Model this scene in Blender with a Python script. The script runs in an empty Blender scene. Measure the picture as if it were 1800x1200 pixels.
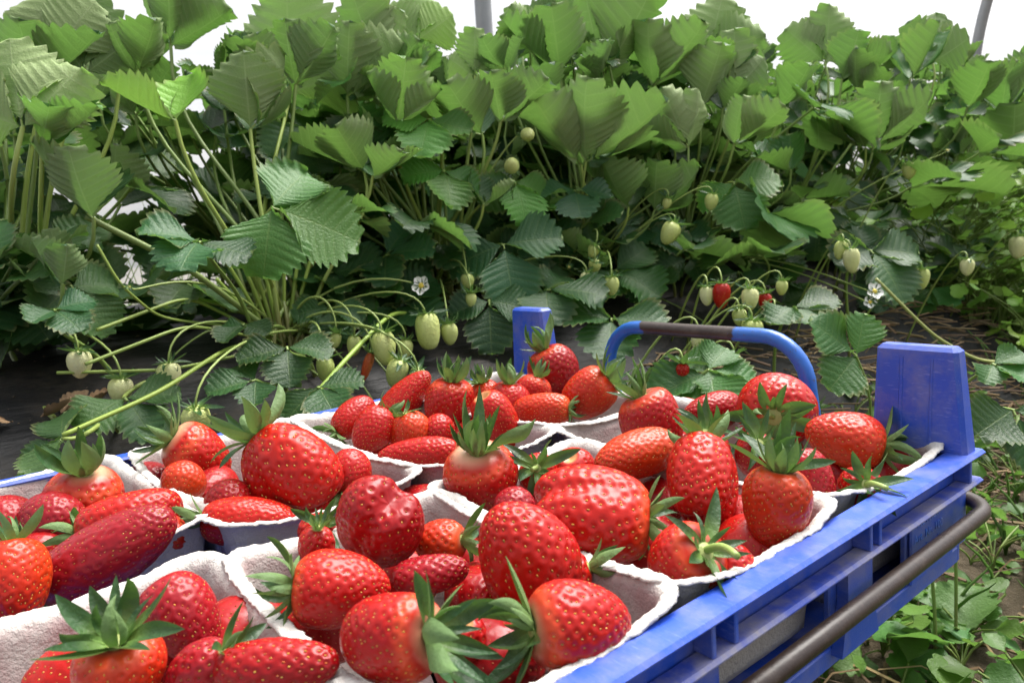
import bpy, math, random
import numpy as np
from mathutils import Matrix, Vector

C = bpy.context.scene.collection
SC = bpy.context.scene
RNG = np.random.default_rng(7)

# ------------------------------------------------------------------ camera, sky, sun, exposure
# the crate's long and short edges give the camera's pose; world x runs across the crate, y along it, z up; metres
F = 1323.84
ctr = np.array([900., 600.])
d1 = np.array([1702., 314., -F]); d1 /= np.linalg.norm(d1)
d2 = np.array([-1050., 110., -F]); d2 /= np.linalg.norm(d2)
RC = np.array([-d2, d1, np.cross(d1, d2)])          # world = RC @ camera
CAM = np.array([0.5575, -0.4339, 0.1302])
cam = bpy.data.cameras.new('camera'); co = bpy.data.objects.new('camera', cam); C.objects.link(co)
M4 = np.eye(4); M4[:3, :3] = RC; M4[:3, 3] = CAM
co.matrix_world = Matrix(M4.tolist())
cam.sensor_width = 36; cam.lens = F / 1800 * 36
cam.clip_start = 0.01; cam.clip_end = 400
cam.dof.use_dof = True; cam.dof.focus_distance = 0.42; cam.dof.aperture_fstop = 22.0
SC.camera = co

SUN_EL, SUN_AZ = math.radians(64), math.radians(96)   # azimuth measured from +x towards +y
w = bpy.data.worlds.new('World'); SC.world = w; w.use_nodes = True
nt = w.node_tree; bg = nt.nodes['Background']
sky = nt.nodes.new('ShaderNodeTexSky'); sky.sky_type = 'NISHITA'; sky.sun_disc = False
sky.sun_elevation = SUN_EL; sky.sun_rotation = math.pi / 2 - SUN_AZ
sky.air_density = 1.0; sky.dust_density = 6.0; sky.ozone_density = 1.0
hs = nt.nodes.new('ShaderNodeHueSaturation'); hs.inputs['Saturation'].default_value = 0.25
nt.links.new(sky.outputs[0], hs.inputs['Color']); nt.links.new(hs.outputs[0], bg.inputs[0])
bg.inputs[1].default_value = 0.15
sl = bpy.data.lights.new('sun', 'SUN'); sl.energy = 2.5; sl.angle = math.radians(40); sl.color = (1, 0.96, 0.9)
so = bpy.data.objects.new('sun', sl); C.objects.link(so)
sd = Vector((math.cos(SUN_EL) * math.cos(SUN_AZ), math.cos(SUN_EL) * math.sin(SUN_AZ), math.sin(SUN_EL)))
so.rotation_euler = sd.to_track_quat('Z', 'Y').to_euler(); so.location = (0, 0, 4)
SC.view_settings.view_transform = 'Standard'; SC.view_settings.look = 'None'
SC.view_settings.exposure = 1.15; SC.view_settings.gamma = 1.0
SC.render.engine = 'CYCLES'
SC.cycles.max_bounces = 8; SC.cycles.transparent_max_bounces = 12


# ------------------------------------------------------------------ helpers
def ray(px, py):
    r = RC @ np.array([px - ctr[0], -(py - ctr[1]), -F]); return r / np.linalg.norm(r)
def at_plane(px, py, ax, val):
    r = ray(px, py); return CAM + r * (val - CAM[ax]) / r[ax]
def depth_of(P): return -(RC.T @ (np.asarray(P) - CAM))[2]
def camdir(v):
    v = RC @ np.asarray(v, float); return v / np.linalg.norm(v)
def unit(v): v = np.asarray(v, float); return v / (np.linalg.norm(v) + 1e-12)

class MB:
    """collects vertices, quads and triangles with a colour and a pattern coordinate per vertex"""
    def __init__(s): s.v = []; s.q = []; s.t = []; s.qm = []; s.tm = []; s.c = []; s.u = []; s.n = 0
    def add(s, v, q=None, t=None, col=(1, 1, 1), uvw=None, mi=0):
        v = np.asarray(v, float).reshape(-1, 3); k = len(v)
        col = np.asarray(col, float)
        if col.ndim == 1: col = np.tile(col[:3], (k, 1))
        if uvw is None: uvw = np.zeros((k, 3))
        s.v.append(v); s.c.append(col[:, :3]); s.u.append(uvw)
        if q is not None and len(q):
            q = np.asarray(q, int).reshape(-1, 4) + s.n; s.q.append(q); s.qm.append(np.full(len(q), mi))
        if t is not None and len(t):
            t = np.asarray(t, int).reshape(-1, 3) + s.n; s.t.append(t); s.tm.append(np.full(len(t), mi))
        s.n += k
    def build(s, name, mats, parent=None, smooth=True, origin=None, label=None, warp=None):
        v = np.concatenate(s.v); c = np.concatenate(s.c); u = np.concatenate(s.u)
        if warp is not None: v = warp(v)
        if origin is not None: v = v - np.asarray(origin)
        me = bpy.data.meshes.new(name)
        me.vertices.add(len(v)); me.vertices.foreach_set('co', v.astype(np.float32).ravel())
        q = np.concatenate(s.q) if s.q else np.zeros((0, 4), int)
        t = np.concatenate(s.t) if s.t else np.zeros((0, 3), int)
        mi = np.concatenate(s.qm + s.tm) if (s.qm or s.tm) else np.zeros(0)
        loops = np.concatenate([q.ravel(), t.ravel()])
        me.loops.add(len(loops)); me.loops.foreach_set('vertex_index', loops.astype(np.int32))
        nf = len(q) + len(t); me.polygons.add(nf)
        st = np.concatenate([np.arange(len(q)) * 4, len(q) * 4 + np.arange(len(t)) * 3])
        me.polygons.foreach_set('loop_start', st.astype(np.int32))
        me.polygons.foreach_set('material_index', mi.astype(np.int32))
        me.polygons.foreach_set('use_smooth', np.full(nf, bool(smooth)))
        a = me.attributes.new('col', 'FLOAT_COLOR', 'POINT')
        a.data.foreach_set('color', np.hstack([c, np.ones((len(c), 1))]).astype(np.float32).ravel())
        a = me.attributes.new('uvw', 'FLOAT_VECTOR', 'POINT')
        a.data.foreach_set('vector', u.astype(np.float32).ravel())
        me.update(calc_edges=True); me.validate()
        for m in (mats if isinstance(mats, (list, tuple)) else [mats]): me.materials.append(m)
        o = bpy.data.objects.new(name, me); C.objects.link(o)
        if parent is not None: o.parent = parent
        if label: o['label'] = label
        return o

def grid_quads(nu, nv, wrap=False):
    """rows nu, columns nv; wrap closes the columns"""
    i = np.arange(nu - 1)[:, None]; j = np.arange(nv if wrap else nv - 1)[None, :]
    j2 = (j + 1) % nv
    return np.stack([i * nv + j, i * nv + j2, (i + 1) * nv + j2, (i + 1) * nv + j], -1).reshape(-1, 4)

def tube(mb, pts, rad, seg=8, col=(1, 1, 1), mi=0, cap=True):
    pts = np.asarray(pts, float); n = len(pts); rad = np.broadcast_to(np.asarray(rad, float), (n,))
    T = np.gradient(pts, axis=0); T /= np.linalg.norm(T, axis=1)[:, None] + 1e-12
    ref = np.array([0.13, 0.21, 1.0]);
    if abs(unit(T[0]) @ unit(ref)) > 0.95: ref = np.array([1.0, 0.2, 0.1])
    A = np.cross(T[0], ref); A /= np.linalg.norm(A); vs = []
    an = np.arange(seg) / seg * 2 * math.pi
    for k in range(n):
        A = A - T[k] * (A @ T[k]); A /= np.linalg.norm(A) + 1e-12; B = np.cross(T[k], A)
        vs.append(pts[k] + rad[k] * (np.cos(an)[:, None] * A + np.sin(an)[:, None] * B))
    v = np.concatenate(vs); q = grid_quads(n, seg, True)
    uvw = np.zeros((len(v), 3)); uvw[:, 0] = np.repeat(np.arange(n) / max(n - 1, 1), seg)
    if cap:
        v = np.vstack([v, pts[:1], pts[-1:]]); m = n * seg; j = np.arange(seg); uvw = np.vstack([uvw, uvw[:1], uvw[-1:]])
        t = np.concatenate([np.stack([np.full(seg, m), (j + 1) % seg, j], -1),
                            np.stack([np.full(seg, m + 1), (n - 1) * seg + j, (n - 1) * seg + (j + 1) % seg], -1)])
    else: t = None
    c = np.asarray(col, float)
    if c.ndim == 2:
        c = np.repeat(c, seg, 0)
        if cap: c = np.vstack([c, c[:1], c[-1:]])
    mb.add(v, q, t, c, uvw, mi)

def bez(p0, p1, p2, p3, n=10):
    t = np.linspace(0, 1, n)[:, None]
    return (1 - t)**3 * p0 + 3 * (1 - t)**2 * t * p1 + 3 * (1 - t) * t**2 * p2 + t**3 * p3

def box(mb, lo, hi, bev=0.0015, col=(1, 1, 1), mi=0, taper=None):
    """bevelled box; taper = (x0, x1, y0, y1) insets of the top"""
    lo = np.array(lo, float); hi = np.array(hi, float); b = min(bev, *((hi - lo) * 0.45))
    vs = []; 
    for z, ins in ((lo[2], b), (lo[2] + b, 0), (hi[2] - b, 0), (hi[2], b)):
        f = (z - lo[2]) / (hi[2] - lo[2]); tx = taper or (0, 0, 0, 0)
        x0, x1 = lo[0] + tx[0] * f + ins, hi[0] - tx[1] * f - ins; y0, y1 = lo[1] + tx[2] * f + ins, hi[1] - tx[3] * f - ins
        k = b if ins == 0 else b * 0.4
        vs += [(x0 + k, y0, z), (x1 - k, y0, z), (x1, y0 + k, z), (x1, y1 - k, z), (x1 - k, y1, z), (x0 + k, y1, z), (x0, y1 - k, z), (x0, y0 + k, z)]
    q = grid_quads(4, 8, True).tolist()
    vs = np.array(vs); cb = vs[:8].mean(0); ctp = vs[24:].mean(0)
    vs = np.vstack([vs, cb, ctp]); j = np.arange(8)
    t = np.concatenate([np.stack([np.full(8, 32), (j + 1) % 8, j], -1), np.stack([np.full(8, 33), 24 + j, 24 + (j + 1) % 8], -1)])
    mb.add(vs, q, t, col, None, mi)

def tag(o, label=None, cat=None, group=None, kind=None):
    if label: o['label'] = label
    if cat: o['category'] = cat
    if group: o['group'] = group
    if kind: o['kind'] = kind
    return o
def empty(name, loc):
    o = bpy.data.objects.new(name, None); C.objects.link(o); o.location = [float(x) for x in loc]; o.empty_display_size = 0.02; return o

def vnoise(p, seed=0):
    """smooth value noise on points (n,3) -> (-1..1)"""
    p = np.asarray(p, float); i = np.floor(p).astype(np.int64); f = p - i; f = f * f * (3 - 2 * f); out = 0
    for dx in (0, 1):
        for dy in (0, 1):
            for dz in (0, 1):
                h = ((i[:, 0] + dx) * 374761393 + (i[:, 1] + dy) * 668265263 + (i[:, 2] + dz) * 2147483647 + seed * 974711) & 0xffffffff
                h = ((h ^ (h >> 13)) * 1274126177) & 0xffffffff; h = h ^ (h >> 16)
                wt = (f[:, 0] if dx else 1 - f[:, 0]) * (f[:, 1] if dy else 1 - f[:, 1]) * (f[:, 2] if dz else 1 - f[:, 2])
                out = out + wt * ((h & 0xffff) / 32767.5 - 1)
    return out
def fbm(p, seed=0, o=3): return sum(vnoise(np.asarray(p) * 2**k, seed + k) / 2**k for k in range(o)) / 1.75


# ------------------------------------------------------------------ materials
class N:
    def __init__(s, name):
        s.m = bpy.data.materials.new(name); s.m.use_nodes = True; s.t = s.m.node_tree
        s.b = s.t.nodes['Principled BSDF']; s.out = s.t.nodes['Material Output']
    def n(s, ty, **kw):
        x = s.t.nodes.new(ty)
        for k, v in kw.items(): setattr(x, k, v)
        return x
    def l(s, a, b): s.t.links.new(a, b)
    def attr(s, name): return s.n('ShaderNodeAttribute', attribute_name=name)
    def mix(s, fac, a, b, ty='MIX'):
        x = s.n('ShaderNodeMix', data_type='RGBA', blend_type=ty)
        for sock, val in ((x.inputs[0], fac), (x.inputs[6], a), (x.inputs[7], b)):
            if hasattr(val, 'links'): s.l(val, sock)
            else: sock.default_value = val if not isinstance(val, tuple) else (*val, 1)[:4]
        return x.outputs[2]
    def math(s, op, a, b=0.0, clamp=False):
        x = s.n('ShaderNodeMath', operation=op, use_clamp=clamp)
        for sock, val in ((x.inputs[0], a), (x.inputs[1], b)):
            if hasattr(val, 'links'): s.l(val, sock)
            else: sock.default_value = val
        return x.outputs[0]
    def noise(s, scale, detail=4, vec=None, rough=0.55):
        x = s.n('ShaderNodeTexNoise'); x.inputs['Scale'].default_value = scale; x.inputs['Detail'].default_value = detail; x.inputs['Roughness'].default_value = rough
        if vec is not None: s.l(vec, x.inputs['Vector'])
        return x.outputs['Fac']
    def obj(s): return s.n('ShaderNodeTexCoord').outputs['Object']
    def ramp(s, fac, stops):
        x = s.n('ShaderNodeValToRGB'); e = x.color_ramp.elements
        while len(e) < len(stops): e.new(0.5)
        for k, (p, c) in enumerate(stops): e[k].position = p; e[k].color = (*c, 1) if len(c) == 3 else c
        s.l(fac, x.inputs[0]); return x.outputs[0]
    def bump(s, h, strength, dist=0.001, norm=None):
        x = s.n('ShaderNodeBump'); x.inputs['Strength'].default_value = strength; x.inputs['Distance'].default_value = dist
        s.l(h, x.inputs['Height'])
        if norm is not None: s.l(norm, x.inputs['Normal'])
        return x.outputs[0]
    def set(s, **kw):
        for k, v in kw.items():
            i = s.b.inputs[k]
            if hasattr(v, 'links'): s.l(v, i)
            else: i.default_value = (*v, 1) if isinstance(v, tuple) and len(v) == 3 and i.type == 'RGBA' else v

def leaf_material(name, pale, transl=0.32, veins=True, paleness=0.75):
    m = N(name); col = m.attr('col').outputs['Color']; uv = m.n('ShaderNodeSeparateXYZ'); m.l(m.attr('uvw').outputs['Vector'], uv.inputs[0])
    geo = m.n('ShaderNodeNewGeometry'); back = geo.outputs['Backfacing']; ob = m.obj()
    n1 = m.noise(35, 3, ob); n2 = m.noise(420, 3, ob)
    top = m.mix(m.math('MULTIPLY', n1, 0.5), col, (0.5, 0.5, 0.5), 'OVERLAY')
    under = m.mix(uv.outputs[2] if veins else paleness, col, pale)
    if veins:
        fr = m.math('FRACT', m.math('MULTIPLY', uv.outputs[1], 1.0))
        d = m.math('ABSOLUTE', m.math('SUBTRACT', fr, 0.5))
        vein = m.math('SUBTRACT', 1.0, m.math('MULTIPLY', d, 9.0), True)
        mid = m.math('SUBTRACT', 1.0, m.math('MULTIPLY', m.math('ABSOLUTE', uv.outputs[0]), 26.0), True)
        vv = m.math('MAXIMUM', m.math('MULTIPLY', vein, 0.55), mid)
        top = m.mix(m.math('MULTIPLY', vv, 0.42), top, m.mix(0.6, col, (0.25, 0.34, 0.10)))
        under = m.mix(m.math('MULTIPLY', vv, 0.5), under, (0.42, 0.5, 0.26))
        hgt = m.math('ADD', m.math('MULTIPLY', n2, 1.2), m.math('MULTIPLY', vv, -0.3))
    else: hgt = n2
    c = m.mix(back, top, under)
    bp = m.bump(hgt, 0.5, 0.0013)
    m.set(**{'Base Color': c, 'Roughness': m.math('ADD', m.math('MULTIPLY', back, 0.2), 0.42), 'Specular IOR Level': 0.3, 'Normal': bp})
    tr = m.n('ShaderNodeBsdfTranslucent'); m.l(m.mix(0.55, col, (0.21, 0.42, 0.065)), tr.inputs[0]); m.l(bp, tr.inputs['Normal'])
    ms = m.n('ShaderNodeMixShader'); ms.inputs[0].default_value = transl
    m.l(m.b.outputs[0], ms.inputs[1]); m.l(tr.outputs[0], ms.inputs[2]); m.l(ms.outputs[0], m.out.inputs[0])
    return m.m
M_LEAF = leaf_material('strawberry_leaf', (0.30, 0.395, 0.165), 0.32, True, 0.62)
M_WEED = leaf_material('weed_leaf', (0.2, 0.30, 0.10), 0.35, False, 0.5)
M_SEPAL = leaf_material('sepal', (0.20, 0.31, 0.11), 0.18, False, 0.5)

m = N('stem'); c = m.attr('col').outputs['Color']
m.set(**{'Base Color': c, 'Roughness': 0.5, 'Subsurface Weight': 0.0, 'Normal': m.bump(m.noise(600, 2, m.obj()), 0.3, 0.0004)}); M_STEM = m.m

m = N('strawberry_flesh'); c = m.attr('col').outputs['Color']; ob = m.obj()
n = m.noise(900, 3, ob)
m.set(**{'Base Color': c, 'Roughness': m.math('ADD', m.math('MULTIPLY', m.noise(60, 2, ob), 0.25), 0.2), 'Subsurface Weight': 0.12, 'Subsurface Radius': (0.004, 0.0012, 0.0008),
         'Subsurface Scale': 1.0, 'Specular IOR Level': 0.28, 'Normal': m.bump(n, 0.12, 0.0003)}); M_BERRY = m.m
m = N('seed'); m.set(**{'Base Color': m.attr('col').outputs['Color'], 'Roughness': 0.35}); M_SEED = m.m
m = N('green_berry'); ob = m.obj()
m.set(**{'Base Color': m.attr('col').outputs['Color'], 'Roughness': 0.45, 'Subsurface Weight': 0.1, 'Subsurface Radius': (0.002, 0.002, 0.001), 'Subsurface Scale': 1.0, 'Normal': m.bump(m.noise(900, 2, ob), 0.15, 0.0004)}); M_GREEN = m.m

m = N('pulp'); ob = m.obj(); col = m.attr('col').outputs['Color']
n1 = m.noise(28, 5, ob, 0.65); n2 = m.noise(260, 4, ob, 0.7); n3 = m.noise(900, 2, ob)
u = m.n('ShaderNodeSeparateXYZ'); m.l(m.attr('uvw').outputs['Vector'], u.inputs[0])     # x = 1 on the inside
stain = m.math('MULTIPLY', m.ramp(n1, [(0.40, (0, 0, 0)), (0.60, (1, 1, 1))]), u.outputs[0])
c = m.mix(m.math('MULTIPLY', stain, 0.75), col, (0.33, 0.21, 0.21))
c = m.mix(m.math('MULTIPLY', n2, 0.25), c, (0.25, 0.24, 0.23), 'MULTIPLY')
hgt = m.math('ADD', m.math('MULTIPLY', n2, 1.0), m.math('MULTIPLY', n3, 0.4))
m.set(**{'Base Color': c, 'Roughness': 0.9, 'Specular IOR Level': 0.2, 'Normal': m.bump(hgt, 0.8, 0.0016)}); M_PULP = m.m

def plastic(name, base, dust=0.5):
    m = N(name); ob = m.obj(); geo = m.n('ShaderNodeNewGeometry'); up = m.n('ShaderNodeSeparateXYZ'); m.l(geo.outputs['Normal'], up.inputs[0])
    n1 = m.noise(40, 6, ob, 0.7); n2 = m.noise(500, 3, ob)
    mp = m.n('ShaderNodeMapping'); mp.inputs['Scale'].default_value = (60, 900, 300); m.l(ob, mp.inputs[0]); sc = m.noise(3, 3, mp.outputs[0])
    f = m.math('MULTIPLY', m.ramp(n1, [(0.42, (0, 0, 0)), (0.75, (1, 1, 1))]), dust)
    c = m.mix(f, base, (0.26, 0.24, 0.24)); c = m.mix(m.math('MULTIPLY', m.ramp(sc, [(0.6, (0, 0, 0)), (0.72, (1, 1, 1))]), 0.2), c, (0.35, 0.42, 0.75))
    c = m.mix(m.attr('col').outputs['Alpha'] if False else 0.0, c, (0, 0, 0))
    c = m.mix(1.0, c, m.attr('col').outputs['Color'], 'MULTIPLY')
    m.set(**{'Base Color': c, 'Roughness': m.math('ADD', m.math('MULTIPLY', n1, 0.3), 0.28), 'Specular IOR Level': 0.45, 'Normal': m.bump(m.math('ADD', n2, sc), 0.12, 0.0005),
             'Subsurface Weight': 0.0})
    return m.m
M_BLUE = plastic('blue_plastic', (0.017, 0.070, 0.44), 0.5)
M_DUSTY = plastic('dusty_blue_plastic', (0.03, 0.06, 0.34), 1.2)

m = N('worn_steel_tube'); ob = m.obj(); uv = m.n('ShaderNodeSeparateXYZ'); m.l(m.attr('uvw').outputs['Vector'], uv.inputs[0])
n1 = m.noise(70, 6, ob, 0.7); n2 = m.noise(320, 5, ob, 0.7)
rust = m.mix(n2, (0.012, 0.008, 0.007), (0.042, 0.025, 0.020)); rust = m.mix(m.ramp(n1, [(0.52, (0, 0, 0)), (0.7, (1, 1, 1))]), rust, (0.060, 0.042, 0.034))
paint = m.mix(m.ramp(n2, [(0.60, (0, 0, 0)), (0.70, (1, 1, 1))]), (0.012, 0.10, 0.40), (0.05, 0.04, 0.04))
colr = m.n('ShaderNodeSeparateColor'); m.l(m.attr('col').outputs['Color'], colr.inputs[0])
fac = m.math('ADD', colr.outputs[0], m.math('MULTIPLY', m.math('SUBTRACT', n1, 0.5), 1.2)); fac = m.ramp(fac, [(0.45, (0, 0, 0)), (0.55, (1, 1, 1))])
m.set(**{'Base Color': m.mix(fac, rust, paint), 'Roughness': m.math('ADD', m.math('MULTIPLY', fac, -0.1), 0.42), 'Specular IOR Level': 0.5, 'Normal': m.bump(n2, 0.35, 0.0006)}); M_TUBE = m.m

m = N('mulch_plastic'); ob = m.obj(); n1 = m.noise(9, 6, ob, 0.65); n2 = m.noise(120, 5, ob, 0.7)
mp = m.n('ShaderNodeMapping'); mp.inputs['Scale'].default_value = (40, 7, 20); mp.inputs['Rotation'].default_value = (0, 0, 0.35); m.l(ob, mp.inputs[0]); wr = m.noise(1.0, 5, mp.outputs[0], 0.6)
d = m.math('MULTIPLY', m.ramp(n1, [(0.45, (0, 0, 0)), (0.7, (1, 1, 1))]), m.ramp(n2, [(0.35, (0.1, 0.1, 0.1)), (0.7, (1, 1, 1))]))
m.set(**{'Base Color': m.mix(d, (0.009, 0.009, 0.010), (0.06, 0.048, 0.036)), 'Roughness': m.math('ADD', m.math('MULTIPLY', d, 0.35), 0.5), 'Specular IOR Level': 0.22,
         'Normal': m.bump(n2, 0.35, 0.002, m.bump(wr, 0.7, 0.008))}); M_MULCH = m.m
m = N('soil'); ob = m.obj(); n1 = m.noise(5, 8, ob, 0.7); n2 = m.noise(90, 6, ob, 0.75)
m.set(**{'Base Color': m.mix(n2, m.mix(n1, (0.022, 0.016, 0.010), (0.07, 0.052, 0.032)), (0.14, 0.105, 0.06)), 'Roughness': 0.95, 'Normal': m.bump(n2, 0.9, 0.012)}); M_SOIL = m.m
m = N('straw'); m.set(**{'Base Color': m.attr('col').outputs['Color'], 'Roughness': 0.75}); M_STRAW = m.m
m = N('petal'); m.set(**{'Base Color': m.attr('col').outputs['Color'], 'Roughness': 0.6, 'Subsurface Weight': 0.0}); M_PETAL = m.m
m = N('galvanised_steel'); ob = m.obj(); m.set(**{'Base Color': m.mix(m.noise(20, 5, ob), (0.24, 0.25, 0.26), (0.36, 0.37, 0.38)), 'Metallic': 0.6, 'Roughness': 0.55}); M_STEEL = m.m
m = N('tunnel_film'); ob = m.obj(); mp = m.n('ShaderNodeMapping'); mp.inputs['Scale'].default_value = (1, 1.2, 7); m.l(ob, mp.inputs[0]); n1 = m.noise(2.2, 5, mp.outputs[0])
cc = m.ramp(n1, [(0.3, (0.80, 0.85, 0.90)), (0.55, (0.97, 0.97, 0.97))])
m.set(**{'Base Color': cc, 'Roughness': 0.4})
tr = m.n('ShaderNodeBsdfTranslucent'); m.l(cc, tr.inputs[0]); ms = m.n('ShaderNodeMixShader'); ms.inputs[0].default_value = 0.72
m.l(m.b.outputs[0], ms.inputs[1]); m.l(tr.outputs[0], ms.inputs[2])
tp = m.n('ShaderNodeBsdfTransparent'); ms2 = m.n('ShaderNodeMixShader'); ms2.inputs[0].default_value = 0.42; m.l(ms.outputs[0], ms2.inputs[1]); m.l(tp.outputs[0], ms2.inputs[2]); m.l(ms2.outputs[0], m.out.inputs[0]); M_FILM = m.m


# ------------------------------------------------------------------ ground, ridge, mulch film, tunnel
RX = [-60, -1.75, -1.25, -1.02, -0.90, -0.80, -0.55, -0.30, -0.18, -0.06, 0.04, 0.12, 0.3, 60]
RZ = [-0.30, -0.30, -0.28, -0.12, 0.03, 0.055, 0.058, 0.034, -0.015, -0.10, -0.20, -0.275, -0.30, -0.30]
def gz(x, y):
    x = np.asarray(x, float); y = np.asarray(y, float); z = np.interp(x, RX, RZ)
    p = np.stack([x * 3, y * 3, x * 0], -1).reshape(-1, 3); return z + 0.010 * fbm(p, 3).reshape(z.shape)
def sheet(name, xs, ys, lift, mat, wr=0.0):
    X, Y = np.meshgrid(xs, ys); Z = gz(X, Y) + lift
    if wr: Z = Z + wr * np.abs(fbm(np.stack([X * 22, Y * 5 + X * 6, X * 0], -1).reshape(-1, 3), 9).reshape(Z.shape))
    b = MB(); b.add(np.stack([X, Y, Z], -1), grid_quads(len(ys), len(xs))); return b.build(name, mat)
xs = np.unique(np.concatenate([[-60, -20, -8, -4, -2.5], np.arange(-1.8, 1.2, 0.03), [1.5, 2, 3, 6, 15, 60]]))
ys = np.unique(np.concatenate([[-60, -20, -6, -3], np.arange(-1.5, 4, 0.06), np.arange(4, 10, 0.3), [12, 16, 25, 60, 120]]))
tag(sheet('ground', xs, ys, 0, M_SOIL), kind='structure')
tag(sheet('mulch_film', np.arange(-1.0, 0.085, 0.008), np.concatenate([np.arange(-1.4, 1.6, 0.014), np.arange(1.6, 9, 0.1)]), 0.005, M_MULCH, 0.007),
    'black plastic mulch sheet covering the raised strawberry bed', None, None, 'structure')

# tunnel: steel hoops along the far side, film stretched over them
def tunnel_curve(n=24, r=2.2, leg=1.25):
    pts = [(-1.7, -0.32), (-1.7, 0.3), (-1.7, leg * 0.7)]
    for a in np.linspace(0.05, 0.9, n): pts.append((-1.7 + r * (1 - math.cos(a)), leg * 0.7 + r * math.sin(a)))
    return np.array(pts)
TC = tunnel_curve()
b = MB(); yy = np.arange(-6, 26, 0.25); X, Y = np.meshgrid(TC[:, 0], yy); Z = np.meshgrid(TC[:, 1], yy)[0]
X = X - 0.045 + 0.02 * np.sin(Y * 2.6)
b.add(np.stack([X, Y, Z], -1), grid_quads(len(yy), len(TC)))
tag(b.build('tunnel_film', M_FILM), 'white translucent film wall of the tunnel behind the plants', 'tunnel film')
for k, y0 in enumerate((1.30, 5.6)):
    b = MB(); tube(b, np.stack([TC[:, 0], np.full(len(TC), y0), TC[:, 1]], -1), 0.030 if k == 0 else 0.036, 14)
    tag(b.build('tunnel_hoop', M_STEEL), ['grey steel hoop rising straight behind the middle of the plant row', 'grey steel hoop leaning over behind the far end of the plant row'][k], 'hoop', 'hoops carrying the tunnel film')


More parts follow.
